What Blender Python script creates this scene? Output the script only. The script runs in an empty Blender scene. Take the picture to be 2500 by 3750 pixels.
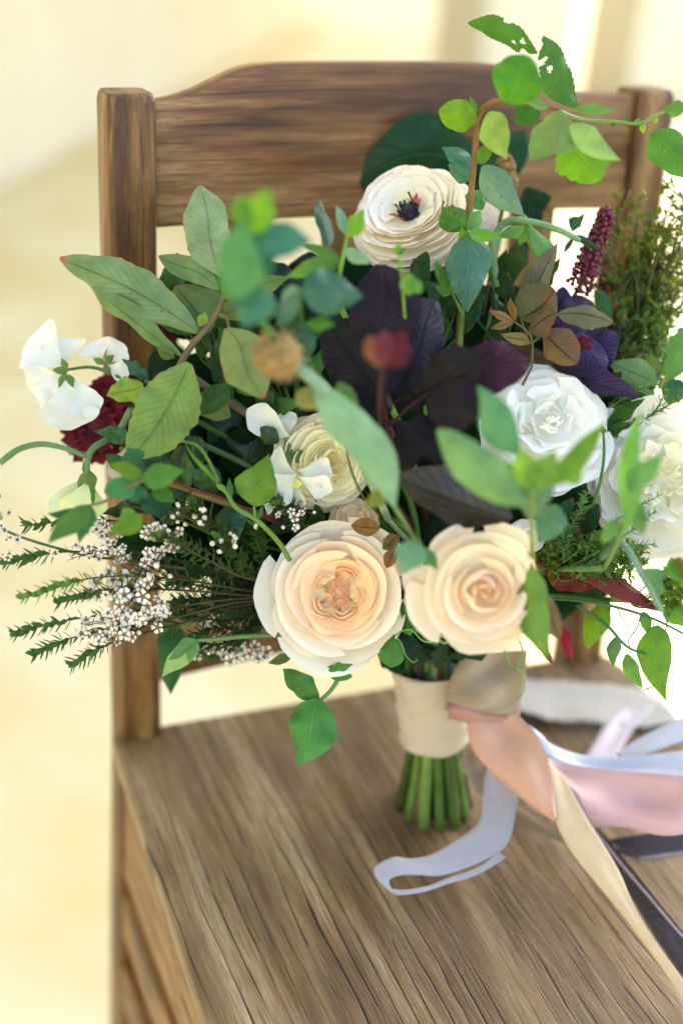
import bpy, bmesh, math, random
import numpy as np
from mathutils import Vector, Matrix

rng = np.random.default_rng(11)
random.seed(5)
scene = bpy.context.scene
col = scene.collection
SEAT = 0.45                     # height of the seat top; floor is z = 0

# ------------------------------------------------------------------ camera
F = 5208.0                      # 50 mm lens, pixels of the 2500 x 3750 photograph
CAM = np.array([-0.4209, -0.8342, 0.6760 + SEAT])
YAW, PITCH, ROLL = (math.radians(a) for a in (24.10, 28.62, 5.30))
FW = np.array([math.sin(YAW) * math.cos(PITCH), math.cos(YAW) * math.cos(PITCH), -math.sin(PITCH)])
_r = np.array([math.cos(YAW), -math.sin(YAW), 0.0])
_u = np.cross(_r, FW)
RT = _r * math.cos(ROLL) + _u * math.sin(ROLL)
UP = -_r * math.sin(ROLL) + _u * math.cos(ROLL)
cd = bpy.data.cameras.new('camera')
cam = bpy.data.objects.new('camera', cd)
col.objects.link(cam)
cam.matrix_world = Matrix(((RT[0], UP[0], -FW[0], CAM[0]), (RT[1], UP[1], -FW[1], CAM[1]),
                           (RT[2], UP[2], -FW[2], CAM[2]), (0, 0, 0, 1)))
cd.sensor_fit = 'VERTICAL'
cd.sensor_height = 36.0
cd.lens = 50.0
cd.clip_start, cd.clip_end = 0.02, 200
cd.dof.use_dof = True
cd.dof.focus_distance = 0.872
cd.dof.aperture_fstop = 2.1
scene.camera = cam

# ------------------------------------------------------------------ light
SUN_EL = math.radians(37)
SUN_AZ = math.radians(62)       # clockwise from +Y: the sun stands behind and right of the chair
world = bpy.data.worlds.new('World')
scene.world = world
world.use_nodes = True
wn = world.node_tree.nodes
sky = wn.new('ShaderNodeTexSky')
sky.sky_type = 'NISHITA'
sky.sun_disc = False
sky.sun_elevation = SUN_EL
sky.sun_rotation = SUN_AZ
sky.air_density = 1.0
sky.dust_density = 2.0
world.node_tree.links.new(sky.outputs[0], wn['Background'].inputs[0])
wn['Background'].inputs[1].default_value = 0.15
sd = bpy.data.lights.new('sun', 'SUN')
sd.energy = 3.0
sd.angle = math.radians(0.53)
sd.color = (1.0, 0.93, 0.82)
sun = bpy.data.objects.new('sun', sd)
col.objects.link(sun)
SUN_DIR = np.array([math.sin(SUN_AZ) * math.cos(SUN_EL), math.cos(SUN_AZ) * math.cos(SUN_EL), math.sin(SUN_EL)])
sun.rotation_euler = Vector(-SUN_DIR).to_track_quat('-Z', 'Y').to_euler()
sun.location = (4, 0, 5)
vs = scene.view_settings
vs.view_transform = 'Standard'
vs.look = 'None'
vs.exposure = 2.34
vs.gamma = 1.0
vs.use_curve_mapping = False
scene.render.engine = 'CYCLES'
scene.cycles.use_denoising = True
scene.cycles.max_bounces = 10
scene.cycles.diffuse_bounces = 5
scene.cycles.transmission_bounces = 4
scene.cycles.sample_clamp_indirect = 6.0

# ------------------------------------------------------------------ helpers
def at(x, y, d):
    """point seen at photo pixel x, y, d metres in front of the lens plane"""
    return CAM + d * (FW + RT * (x - 1250) / F - UP * (y - 1875) / F)

def on_z(x, y, z):
    k = FW + RT * (x - 1250) / F - UP * (y - 1875) / F
    return CAM + k * (z - CAM[2]) / k[2]

def nrm(v):
    return v / (np.linalg.norm(v) + 1e-12)

ORG = {}

def thing(name, label, cat, loc, group=None):
    o = bpy.data.objects.new(name, None)
    col.objects.link(o)
    o.empty_display_size = 0.01
    o.location = [float(q) for q in loc]
    o['label'] = label
    o['category'] = cat
    if group:
        o['group'] = group
    ORG[o.name] = np.array(loc, float)
    return o

def mesh_data(name, V, Fc, mats, uv=None, smooth=True, midx=None):
    me = bpy.data.meshes.new(name)
    me.from_pydata([tuple(map(float, v)) for v in V], [], [tuple(int(i) for i in f) for f in Fc])
    if uv is not None:
        lay = me.uv_layers.new(name='UVMap')
        li = np.empty(len(me.loops), dtype=np.int32)
        me.loops.foreach_get('vertex_index', li)
        lay.data.foreach_set('uv', np.asarray(uv, dtype=np.float32)[li].ravel())
    me.polygons.foreach_set('use_smooth', [smooth] * len(me.polygons))
    for m in (mats if isinstance(mats, (list, tuple)) else [mats]):
        me.materials.append(m)
    if midx is not None:
        me.polygons.foreach_set('material_index', midx)
    me.update()
    return me

def add(name, V, Fc, mat, parent, uv=None, color=None, smooth=True, kind=None, label=None):
    """one mesh part under a thing (vertices in world space)"""
    o0 = ORG[parent.name]
    me = mesh_data(name, np.asarray(V) - o0, Fc, mat, uv, smooth)
    o = bpy.data.objects.new(name, me)
    col.objects.link(o)
    o.parent = parent
    ORG[o.name] = o0
    if color is not None:
        o.color = (color[0], color[1], color[2], 1)
    if kind:
        o['kind'] = kind
    if label:
        o['label'] = label
    return o

def solo(name, V, Fc, mat, label, cat, loc, uv=None, color=None, smooth=True, group=None):
    """a thing that is one mesh"""
    loc = np.array(loc, float)
    me = mesh_data(name, np.asarray(V) - loc, Fc, mat, uv, smooth)
    o = bpy.data.objects.new(name, me)
    col.objects.link(o)
    o.location = [float(q) for q in loc]
    ORG[o.name] = loc
    if color is not None:
        o.color = (color[0], color[1], color[2], 1)
    o['label'] = label
    o['category'] = cat
    if group:
        o['group'] = group
    return o

def struct(name, V, Fc, mat, smooth=False):
    me = mesh_data(name, V, Fc, mat, None, smooth)
    o = bpy.data.objects.new(name, me)
    col.objects.link(o)
    o['kind'] = 'structure'
    return o

def copy_part(name, me, M, parent, color=None):
    """an object sharing mesh data, placed by world matrix M under a thing at parent's origin"""
    o = bpy.data.objects.new(name, me)
    col.objects.link(o)
    o.parent = parent
    o.matrix_basis = Matrix.Translation(Vector(-ORG[parent.name])) @ M
    if color is not None:
        o.color = (color[0], color[1], color[2], 1)
    return o

def catmull(P, n):
    P = np.asarray(P, float)
    if len(P) < 3:
        t = np.linspace(0, 1, n)[:, None]
        return P[0] * (1 - t) + P[-1] * t
    Q = np.vstack([2 * P[0] - P[1], P, 2 * P[-1] - P[-2]])
    seg = len(P) - 1
    out = []
    for t in np.linspace(0, seg - 1e-9, n):
        i = int(t)
        s = t - i
        a, b, c, d = Q[i], Q[i + 1], Q[i + 2], Q[i + 3]
        out.append(.5 * (2 * b + (c - a) * s + (2 * a - 5 * b + 4 * c - d) * s * s + (3 * b - a - 3 * c + d) * s ** 3))
    return np.array(out)

def tube(P, r, n=None, k=7, cap=True):
    """round tube along a smoothed polyline; r a number or one radius per control point"""
    P = np.asarray(P, float)
    n = n or max(8, 5 * len(P))
    X = catmull(P, n)
    r = np.atleast_1d(np.asarray(r, float))
    rr = np.interp(np.linspace(0, 1, n), np.linspace(0, 1, len(r)), r)
    T = np.gradient(X, axis=0)
    T /= np.linalg.norm(T, axis=1)[:, None] + 1e-12
    a = nrm(np.cross(T[0], [0.31, 0.5, 0.8]))
    V = []
    for i in range(n):
        a = nrm(a - T[i] * (a @ T[i]))
        b = np.cross(T[i], a)
        for j in range(k):
            q = 2 * math.pi * j / k
            V.append(X[i] + rr[i] * (a * math.cos(q) + b * math.sin(q)))
    Fc = [(i * k + j, i * k + (j + 1) % k, (i + 1) * k + (j + 1) % k, (i + 1) * k + j) for i in range(n - 1) for j in range(k)]
    if cap:
        Fc.append(tuple(range(k))[::-1])
        Fc.append(tuple((n - 1) * k + j for j in range(k)))
    return np.array(V), Fc

def join(parts):
    V, Fc, UV, o = [], [], [], 0
    for p in parts:
        V.append(np.asarray(p[0]))
        Fc += [tuple(i + o for i in f) for f in p[1]]
        UV.append(np.asarray(p[2]) if len(p) > 2 and p[2] is not None else np.zeros((len(p[0]), 2)))
        o += len(p[0])
    return np.vstack(V), Fc, np.vstack(UV)

def gridfaces(n, m):
    return [(i * m + j, i * m + j + 1, (i + 1) * m + j + 1, (i + 1) * m + j) for i in range(n - 1) for j in range(m - 1)]

PROF = {
    'ovate': lambda v: np.sin(math.pi * v ** .72) ** .95,
    'lance': lambda v: np.sin(math.pi * v ** .85) ** 1.15,
    'obov': lambda v: np.sin(math.pi * v ** 1.55) ** .72,
    'round': lambda v: np.sin(math.pi * v ** .95) ** .58,
    'oblong': lambda v: np.sin(math.pi * v ** .95) ** .72,
    'acum': lambda v: np.sin(math.pi * v ** .62) ** 1.15,
    'fan': lambda v: (np.sin(math.pi * np.minimum(v ** 2.0, .82))) ** .8 * np.sqrt(np.maximum(1e-6, 1 - np.maximum(0, (v - .8) / .2) ** 2)),
}

def leaf(b, t, w, k='ovate', roll=0, bend=.06, fold=.22, side=0.0, wave=0.0, wn=3, ser=0.0, ns=14, twist=0.0, nu=9, nv=25, up=None, cup=0.0, tipc=None, irr=1.0):
    """a blade from base b to tip t, w wide, its face turned to the lens and rolled about its own axis"""
    b = np.asarray(b, float)
    t = np.asarray(t, float)
    A = t - b
    Ln = np.linalg.norm(A)
    a = A / Ln
    to = (CAM - (b + t) / 2) if up is None else np.asarray(up, float)
    n = nrm(to - a * (to @ a))
    s = np.cross(a, n)
    ph = rng.random() * 6.28
    p1, p2, p3 = rng.random(3) * 6.28
    asy = rng.uniform(-.11, .11) * irr
    tipc = rng.uniform(-.25, .45) * irr if tipc is None else tipc
    sb = rng.uniform(-.035, .035) * irr
    V, UV = [], []
    for i in range(nv):
        v = i / (nv - 1)
        vv = min(max(v, .012), .992)
        q = math.radians(roll + twist * (v - .5))
        n2 = n * math.cos(q) + s * math.sin(q)
        s2 = s * math.cos(q) - n * math.sin(q)
        hw = w / 2 * float(PROF[k](np.float64(vv)))
        if ser:
            hw *= 1 + ser * (((v * ns) % 1.0) - .6)
        c = b + A * v + n2 * bend * Ln * math.sin(math.pi * v) + s2 * (side * math.sin(math.pi * v) + sb * math.sin(2 * math.pi * v)) * Ln - n2 * tipc * Ln * max(0, v - .55) ** 2
        for j in range(nu):
            u = -1 + 2 * j / (nu - 1)
            z = -fold * abs(u) ** 1.25 * hw + wave * hw * math.sin(6.283 * wn * v + ph + (1.7 if u > 0 else 0)) * abs(u) ** 1.6
            z += cup * hw * u * u + .05 * irr * hw * math.sin(9 * v + 4 * u + p3) * abs(u)
            e_ = (1 + asy) * (1 + .04 * irr * math.sin(13 * v + p1) + .015 * irr * math.sin(29 * v + p3)) if u > 0 else (1 - asy) * (1 + .04 * irr * math.sin(12 * v + p2) + .015 * irr * math.sin(31 * v + p1))
            V.append(c + s2 * u * hw * e_ + n2 * z)
            UV.append(((u + 1) / 2, v))
    return np.array(V), gridfaces(nv, nu), np.array(UV)

def ngon_prism(P2, y0, y1, fr):
    """outline P2 (x, z) extruded in y, mapped by fr"""
    n = len(P2)
    V = [fr(x, y0, z) for x, z in P2] + [fr(x, y1, z) for x, z in P2]
    Fc = [tuple(range(n)), tuple(range(2 * n - 1, n - 1, -1))] + [(i, i + n, (i + 1) % n + n, (i + 1) % n) for i in range(n)]
    return V, Fc

def bevel(V, Fc, w, seg=2, ang=30):
    bm = bmesh.new()
    vs_ = [bm.verts.new(v) for v in V]
    for f in Fc:
        bm.faces.new([vs_[i] for i in f])
    bmesh.ops.recalc_face_normals(bm, faces=bm.faces)
    ed = [e for e in bm.edges if len(e.link_faces) == 2 and e.calc_face_angle(0) > math.radians(ang)]
    bmesh.ops.bevel(bm, geom=ed, offset=w, segments=seg, profile=.5, affect='EDGES', clamp_overlap=True)
    bmesh.ops.triangulate(bm, faces=[f for f in bm.faces if len(f.verts) > 4])
    bm.verts.index_update()
    V2 = [tuple(v.co) for v in bm.verts]
    F2 = [tuple(v.index for v in f.verts) for f in bm.faces]
    bm.free()
    return np.array(V2), F2

def box(x0, x1, y0, y1, z0, z1):
    V = [(x, y, z) for x in (x0, x1) for y in (y0, y1) for z in (z0, z1)]
    return V, [(0, 1, 3, 2), (4, 6, 7, 5), (0, 4, 5, 1), (2, 3, 7, 6), (0, 2, 6, 4), (1, 5, 7, 3)]

# ------------------------------------------------------------------ materials
def newmat(name):
    m = bpy.data.materials.new(name)
    m.use_nodes = True
    nt = m.node_tree
    b = nt.nodes['Principled BSDF']
    return m, nt, b

def N(nt, typ, **kw):
    n = nt.nodes.new(typ)
    for k, v in kw.items():
        if hasattr(n, k):
            setattr(n, k, v)
    return n

def math_node(nt, op, a, b=None, c=None, clamp=False):
    n = nt.nodes.new('ShaderNodeMath')
    n.operation = op
    n.use_clamp = clamp
    for i, q in enumerate((a, b, c)):
        if q is None:
            continue
        if isinstance(q, (int, float)):
            n.inputs[i].default_value = q
        else:
            nt.links.new(q, n.inputs[i])
    return n.outputs[0]

def mixc(nt, fac, a, b, mode='MIX'):
    n = nt.nodes.new('ShaderNodeMix')
    n.data_type = 'RGBA'
    n.blend_type = mode
    for i, q in ((0, fac), (6, a), (7, b)):
        if isinstance(q, (int, float)):
            n.inputs[i].default_value = q
        elif isinstance(q, (tuple, list)):
            n.inputs[i].default_value = (*q[:3], 1)
        else:
            nt.links.new(q, n.inputs[i])
    return n.outputs[2]

def sstep(nt, x, lo, hi):
    n = nt.nodes.new('ShaderNodeMapRange')
    n.interpolation_type = 'SMOOTHSTEP'
    nt.links.new(x, n.inputs[0])
    n.inputs[1].default_value = lo
    n.inputs[2].default_value = hi
    return n.outputs[0]

def noise(nt, vec, scale, detail=4, rough=.55, dist=0.0):
    n = nt.nodes.new('ShaderNodeTexNoise')
    n.inputs['Scale'].default_value = scale
    n.inputs['Detail'].default_value = detail
    n.inputs['Roughness'].default_value = rough
    n.inputs['Distortion'].default_value = dist
    if vec is not None:
        nt.links.new(vec, n.inputs['Vector'])
    return n.outputs[0]

def mapping(nt, vec, sc, loc=(0, 0, 0)):
    n = nt.nodes.new('ShaderNodeMapping')
    nt.links.new(vec, n.inputs[0])
    n.inputs['Scale'].default_value = sc
    n.inputs['Location'].default_value = loc
    return n.outputs[0]

def bumpn(nt, h, strength, dist):
    n = nt.nodes.new('ShaderNodeBump')
    n.inputs['Strength'].default_value = strength
    n.inputs['Distance'].default_value = dist
    nt.links.new(h, n.inputs['Height'])
    return n.outputs[0]

def wood(name, axis, dark, mid, light, pore=(.012, .007, .004), rough=.42, pores=1.0, seed=0.0, spec=.35):
    m, nt, b = newmat(name)
    tc = N(nt, 'ShaderNodeTexCoord').outputs['Object']
    def sc(across, along):
        s = [across] * 3
        s[axis] = along
        return tuple(s)
    warp = noise(nt, mapping(nt, tc, sc(9, 3), (seed, seed, seed)), 1.0, 3)
    big = noise(nt, mapping(nt, tc, sc(26, 2.2), (seed, 0, seed)), 1.0, 4, .6, 1.2)
    mid_n = noise(nt, mapping(nt, tc, sc(130, 9), (seed, seed, 0)), 1.0, 5, .68, .4)
    fine = noise(nt, mapping(nt, tc, sc(900, 45)), 1.0, 3, .7)
    # growth rings
    wv = nt.nodes.new('ShaderNodeTexWave')
    wv.wave_type = 'BANDS'
    wv.bands_direction = 'XYZ'[(axis + 1) % 3]
    wv.inputs['Scale'].default_value = 14
    wv.inputs['Distortion'].default_value = 7.0
    wv.inputs['Detail'].default_value = 3
    wv.inputs['Detail Scale'].default_value = 1.2
    nt.links.new(mapping(nt, tc, sc(1.0, .16), (seed, seed * 2, seed)), wv.inputs[0])
    t = math_node(nt, 'ADD', math_node(nt, 'MULTIPLY', big, .45), math_node(nt, 'MULTIPLY', mid_n, .4))
    t = math_node(nt, 'ADD', t, math_node(nt, 'MULTIPLY', wv.outputs['Fac'], .16))
    rp = nt.nodes.new('ShaderNodeValToRGB')
    e = rp.color_ramp.elements
    e[0].position, e[0].color = .38, (*dark, 1)
    e[1].position, e[1].color = .63, (*light, 1)
    x = e.new(.5)
    x.color = (*mid, 1)
    nt.links.new(t, rp.inputs[0])
    c = mixc(nt, math_node(nt, 'MULTIPLY', sstep(nt, fine, .38, .62), .55), rp.outputs[0], tuple(q * .55 for q in mid))
    sx = nt.nodes.new('ShaderNodeSeparateXYZ')
    nt.links.new(tc, sx.inputs[0])
    ac = sx.outputs[[1, 0, 0][axis]] if axis != 0 else sx.outputs[2]
    wob = noise(nt, mapping(nt, tc, sc(14, 4.5), (seed, seed, 1)), 1.0, 2, .5)
    wob2 = noise(nt, mapping(nt, tc, sc(60, 12), (seed, 2, 1)), 1.0, 2, .5)
    xx = math_node(nt, 'ADD', ac, math_node(nt, 'ADD', math_node(nt, 'MULTIPLY', wob, .018), math_node(nt, 'MULTIPLY', wob2, .0032)))
    def lines(freq, lo, hi, dsc, dlo, dhi):
        fx = math_node(nt, 'FRACT', math_node(nt, 'MULTIPLY', xx, freq))
        tri = math_node(nt, 'ABSOLUTE', math_node(nt, 'MULTIPLY_ADD', fx, 2.0, -1.0))
        dash = sstep(nt, noise(nt, mapping(nt, tc, dsc, (seed, 5, seed)), 1.0, 2, .6), dlo, dhi)
        return math_node(nt, 'MULTIPLY', sstep(nt, tri, lo, hi), dash)
    l1 = lines(96.0, .84, .91, sc(240, 9), .42, .47)
    l2 = lines(330.0, .74, .9, sc(420, 22), .47, .54)
    gate = math_node(nt, 'MULTIPLY_ADD', sstep(nt, noise(nt, mapping(nt, tc, sc(30, 5), (2, seed, 7)), 1.0, 3, .6), .36, .54), .7, .3)
    pm = math_node(nt, 'MULTIPLY', math_node(nt, 'MULTIPLY', math_node(nt, 'MAXIMUM', l1, math_node(nt, 'MULTIPLY', l2, .7)), pores), gate)
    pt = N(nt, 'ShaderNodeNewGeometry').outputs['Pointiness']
    edge_glow = math_node(nt, 'MULTIPLY', sstep(nt, math_node(nt, 'ADD', pt, math_node(nt, 'MULTIPLY', math_node(nt, 'SUBTRACT', mid_n, .5), .12)), .545, .62), .6)
    c = mixc(nt, edge_glow, c, (.50, .29, .085))  # golden bounce light on the edges, painted into the wood colour
    c = mixc(nt, pm, c, pore)
    nt.links.new(c, b.inputs['Base Color'])
    rg = math_node(nt, 'ADD', math_node(nt, 'MULTIPLY', mid_n, .3), rough - .15)
    nt.links.new(rg, b.inputs['Roughness'])
    b.inputs['Specular IOR Level'].default_value = spec
    h = math_node(nt, 'SUBTRACT', math_node(nt, 'ADD', math_node(nt, 'MULTIPLY', mid_n, .5), math_node(nt, 'MULTIPLY', warp, .6)), pm)
    nt.links.new(bumpn(nt, h, .6, .0012), b.inputs['Normal'])
    return m

def plaster(name, c0, c1, rough=.75, scale=2.0, bump=.002):
    m, nt, b = newmat(name)
    tc = N(nt, 'ShaderNodeTexCoord').outputs['Object']
    a = noise(nt, tc, scale, 5, .6, .3)
    f = noise(nt, tc, scale * 22, 4, .6)
    c = mixc(nt, sstep(nt, a, .35, .68), c0, c1)
    c = mixc(nt, math_node(nt, 'MULTIPLY', sstep(nt, f, .55, .75), .12), c, tuple(q * .8 for q in c0))
    nt.links.new(c, b.inputs['Base Color'])
    b.inputs['Roughness'].default_value = rough
    nt.links.new(bumpn(nt, math_node(nt, 'ADD', a, math_node(nt, 'MULTIPLY', f, .2)), .4, bump), b.inputs['Normal'])
    return m

def leafmat(name, rough=.38, trans=.22, veins=1.0, nv=9.0, margin=None, back=(1.25, 1.2, 1.25), spec=.2, blotch=None, vcol=1.45, bump=1.0, speck=True):
    """blade material: colour from the object, midrib and side veins from UV, paler underside, light passing through"""
    m, nt, b = newmat(name)
    oi = N(nt, 'ShaderNodeObjectInfo')
    uv = N(nt, 'ShaderNodeUVMap').outputs[0]
    sp = nt.nodes.new('ShaderNodeSeparateXYZ')
    nt.links.new(uv, sp.inputs[0])
    u, v = sp.outputs[0], sp.outputs[1]
    au = math_node(nt, 'ABSOLUTE', math_node(nt, 'MULTIPLY_ADD', u, 2.0, -1.0))
    tc = N(nt, 'ShaderNodeTexCoord').outputs['Object']
    n1 = noise(nt, tc, 70, 4, .6)
    n2 = noise(nt, tc, 420, 3, .6)
    mid = math_node(nt, 'SUBTRACT', 1.0, sstep(nt, au, .015, .07))
    ph = math_node(nt, 'SUBTRACT', math_node(nt, 'MULTIPLY', v, nv), math_node(nt, 'MULTIPLY', math_node(nt, 'POWER', au, .8), nv * .28))
    tri = math_node(nt, 'ABSOLUTE', math_node(nt, 'MULTIPLY_ADD', math_node(nt, 'FRACT', ph), 2.0, -1.0))
    side = math_node(nt, 'MULTIPLY', sstep(nt, tri, .86, .99), math_node(nt, 'SUBTRACT', 1.0, math_node(nt, 'MULTIPLY', au, .75)))
    vein = math_node(nt, 'MAXIMUM', mid, math_node(nt, 'MULTIPLY', side, .55))
    val = math_node(nt, 'MULTIPLY_ADD', n1, .7, .34)
    val = math_node(nt, 'MULTIPLY', val, math_node(nt, 'MULTIPLY_ADD', oi.outputs['Random'], .3, .85))
    c = mixc(nt, 1.0, oi.outputs['Color'], (1, 1, 1), 'MULTIPLY')
    vs2 = nt.nodes.new('ShaderNodeVectorMath')
    vs2.operation = 'SCALE'
    nt.links.new(c, vs2.inputs[0])
    nt.links.new(val, vs2.inputs['Scale'])
    c = vs2.outputs[0]
    lighter = mixc(nt, 1.0, c, (vcol, vcol, vcol * .9), 'MULTIPLY')
    c = mixc(nt, math_node(nt, 'MULTIPLY', vein, .9 * veins), c, lighter)
    if blotch:
        c = mixc(nt, sstep(nt, noise(nt, tc, 38, 3, .6), .56, .72), c, blotch)
    if speck:
        sp_ = math_node(nt, 'MULTIPLY', sstep(nt, noise(nt, tc, 240, 2, .5), .70, .76), .6)
        c = mixc(nt, sp_, c, (.10, .06, .02))
    if margin:
        e1 = sstep(nt, math_node(nt, 'ADD', au, math_node(nt, 'MULTIPLY', n1, .3)), 1.07, 1.24)
        e2 = sstep(nt, math_node(nt, 'ADD', v, math_node(nt, 'MULTIPLY', n1, .16)), 1.0, 1.1)
        c = mixc(nt, math_node(nt, 'MULTIPLY', math_node(nt, 'MAXIMUM', e1, e2), .7), c, margin)
    bf = N(nt, 'ShaderNodeNewGeometry').outputs['Backfacing']
    c = mixc(nt, math_node(nt, 'MULTIPLY', bf, .8), c, mixc(nt, 1.0, c, back, 'MULTIPLY'))
    nt.links.new(c, b.inputs['Base Color'])
    b.inputs['Roughness'].default_value = rough
    b.inputs['Specular IOR Level'].default_value = spec
    h = math_node(nt, 'ADD', math_node(nt, 'MULTIPLY', n2, .25), math_node(nt, 'MULTIPLY', vein, -.8))
    h = math_node(nt, 'ADD', h, math_node(nt, 'MULTIPLY', n1, .7))
    nb = bumpn(nt, h, .7 * bump, .0018)
    nt.links.new(nb, b.inputs['Normal'])
    tr = nt.nodes.new('ShaderNodeBsdfTranslucent')
    nt.links.new(mixc(nt, 1.0, c, (1.7, 1.75, .8), 'MULTIPLY'), tr.inputs['Color'])
    ms = nt.nodes.new('ShaderNodeMixShader')
    ms.inputs[0].default_value = trans
    nt.links.new(b.outputs[0], ms.inputs[1])
    nt.links.new(tr.outputs[0], ms.inputs[2])
    nt.links.new(ms.outputs[0], nt.nodes['Material Output'].inputs[0])
    return m

def petalmat(name, tint=(1.0, .96, .86), trans=.3, basecol=(.62, .62, .25), basew=.35, rim=None, streak=.05, rimlo=.93):
    m, nt, b = newmat(name)
    oi = N(nt, 'ShaderNodeObjectInfo')
    uv = N(nt, 'ShaderNodeUVMap').outputs[0]
    sp = nt.nodes.new('ShaderNodeSeparateXYZ')
    nt.links.new(uv, sp.inputs[0])
    u, v = sp.outputs[0], sp.outputs[1]
    st = noise(nt, mapping(nt, uv, (34, 2.2, 1)), 1.0, 3, .6, .3)
    tc = N(nt, 'ShaderNodeTexCoord').outputs['Object']
    bl = noise(nt, tc, 60, 3, .5)
    c = mixc(nt, math_node(nt, 'MULTIPLY', math_node(nt, 'SUBTRACT', 1.0, sstep(nt, v, .1, .75)), basew), oi.outputs['Color'], basecol)
    c = mixc(nt, math_node(nt, 'MULTIPLY', sstep(nt, st, .5, .8), streak * 2), c, mixc(nt, 1.0, c, (.84, .8, .66), 'MULTIPLY'))
    c = mixc(nt, math_node(nt, 'MULTIPLY', sstep(nt, bl, .5, .75), .12), c, mixc(nt, 1.0, c, (.9, .84, .74), 'MULTIPLY'))
    if rim:
        ed = sstep(nt, math_node(nt, 'ADD', v, math_node(nt, 'MULTIPLY', math_node(nt, 'SUBTRACT', noise(nt, mapping(nt, uv, (22, 3, 1)), 1.0, 3), .5), .16)), rimlo, rimlo + .05)
        c = mixc(nt, math_node(nt, 'MULTIPLY', ed, .75), c, rim)
    nt.links.new(c, b.inputs['Base Color'])
    b.inputs['Roughness'].default_value = .62
    b.inputs['Specular IOR Level'].default_value = .25
    b.inputs['Sheen Weight'].default_value = .12
    nt.links.new(bumpn(nt, math_node(nt, 'ADD', st, math_node(nt, 'MULTIPLY', bl, 1.2)), .22, .0008), b.inputs['Normal'])
    tr = nt.nodes.new('ShaderNodeBsdfTranslucent')
    nt.links.new(mixc(nt, 1.0, c, tint, 'MULTIPLY'), tr.inputs['Color'])
    ms = nt.nodes.new('ShaderNodeMixShader')
    ms.inputs[0].default_value = trans
    nt.links.new(b.outputs[0], ms.inputs[1])
    nt.links.new(tr.outputs[0], ms.inputs[2])
    nt.links.new(ms.outputs[0], nt.nodes['Material Output'].inputs[0])
    return m

def clothmat(name, rough=.5, sheen=.4, spec=.4, weave=900, trans=.12, bump=.3, wear=None):
    m, nt, b = newmat(name)
    oi = N(nt, 'ShaderNodeObjectInfo')
    tc = N(nt, 'ShaderNodeTexCoord').outputs['Object']
    uv = N(nt, 'ShaderNodeUVMap').outputs[0]
    n1 = noise(nt, tc, 55, 4, .6)
    wv = noise(nt, mapping(nt, uv, (weave, weave * .12, 1)), 1.0, 2, .5)
    c = mixc(nt, math_node(nt, 'MULTIPLY', sstep(nt, n1, .4, .75), .3), oi.outputs['Color'], mixc(nt, 1.0, oi.outputs['Color'], (.82, .78, .74), 'MULTIPLY'))
    if wear:
        c = mixc(nt, sstep(nt, noise(nt, tc, 130, 4, .7), .56, .66), c, wear)
    nt.links.new(c, b.inputs['Base Color'])
    b.inputs['Roughness'].default_value = rough
    b.inputs['Sheen Weight'].default_value = sheen
    b.inputs['Specular IOR Level'].default_value = spec
    fold_n = noise(nt, mapping(nt, uv, (3.0, 9.0, 1)), 1.0, 4, .6, 1.5)
    hh = math_node(nt, 'ADD', math_node(nt, 'MULTIPLY', n1, 1.5), math_node(nt, 'ADD', wv, math_node(nt, 'MULTIPLY', fold_n, 5.0)))
    nt.links.new(bumpn(nt, hh, bump, .0045), b.inputs['Normal'])
    tr = nt.nodes.new('ShaderNodeBsdfTranslucent')
    nt.links.new(c, tr.inputs['Color'])
    ms = nt.nodes.new('ShaderNodeMixShader')
    ms.inputs[0].default_value = trans
    nt.links.new(b.outputs[0], ms.inputs[1])
    nt.links.new(tr.outputs[0], ms.inputs[2])
    nt.links.new(ms.outputs[0], nt.nodes['Material Output'].inputs[0])
    return m

M = {}
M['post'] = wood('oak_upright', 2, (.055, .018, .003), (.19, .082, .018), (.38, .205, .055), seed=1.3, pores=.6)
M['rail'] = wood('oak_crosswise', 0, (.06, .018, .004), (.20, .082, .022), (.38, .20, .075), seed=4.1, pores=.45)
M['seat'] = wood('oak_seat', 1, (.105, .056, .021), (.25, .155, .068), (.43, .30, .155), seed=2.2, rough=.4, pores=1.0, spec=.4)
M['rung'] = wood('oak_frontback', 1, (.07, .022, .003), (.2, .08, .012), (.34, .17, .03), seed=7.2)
M['floor'] = plaster('cream_floor', (.60, .49, .225), (.71, .63, .41), .6, 2.4)
M['wall'] = plaster('cream_plaster', (.53, .475, .33), (.59, .535, .385), .8, 1.7, .004)
M['pillar'] = plaster('pale_plaster', (.66, .60, .45), (.72, .66, .51), .8, 1.7, .004)
M['grass'] = plaster('added_lawn', (.05, .10, .02), (.08, .14, .03), .9, 6)
M['leaf'] = leafmat('leaf_blade')
M['gloss'] = leafmat('leaf_glossy', rough=.24, trans=.18, nv=6, veins=.6, spec=.38, back=(1.5, 1.45, 1.6))
M['redleaf'] = leafmat('leaf_red_margin', margin=(.42, .05, .05), blotch=None, trans=.26, nv=13, vcol=.72)
M['bronze'] = leafmat('leaf_bronze', rough=.5, trans=.2, nv=14, vcol=.42, margin=(.16, .035, .02), blotch=(.19, .07, .03), bump=1.5)
M['inner'] = leafmat('leaf_inner_shade', rough=.65, trans=.06, spec=.04)  # duller leaf copy, the bouquet's inner shade is put into it
M['plum'] = leafmat('leaf_plum', rough=.38, trans=.06, nv=11, vcol=2.0, veins=.5, spec=.13, back=(1.2, 1.0, 1.3), bump=1.6)
M['inky'] = leafmat('leaf_inky', rough=.3, trans=.03, nv=9, veins=.5, vcol=1.8, spec=.45, bump=2.0)
M['lime'] = leafmat('leaf_thin', trans=.36, nv=7, vcol=1.3, veins=1.2)
M['stem'] = leafmat('stem_skin', trans=.05, veins=0, rough=.45, speck=False)
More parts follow.
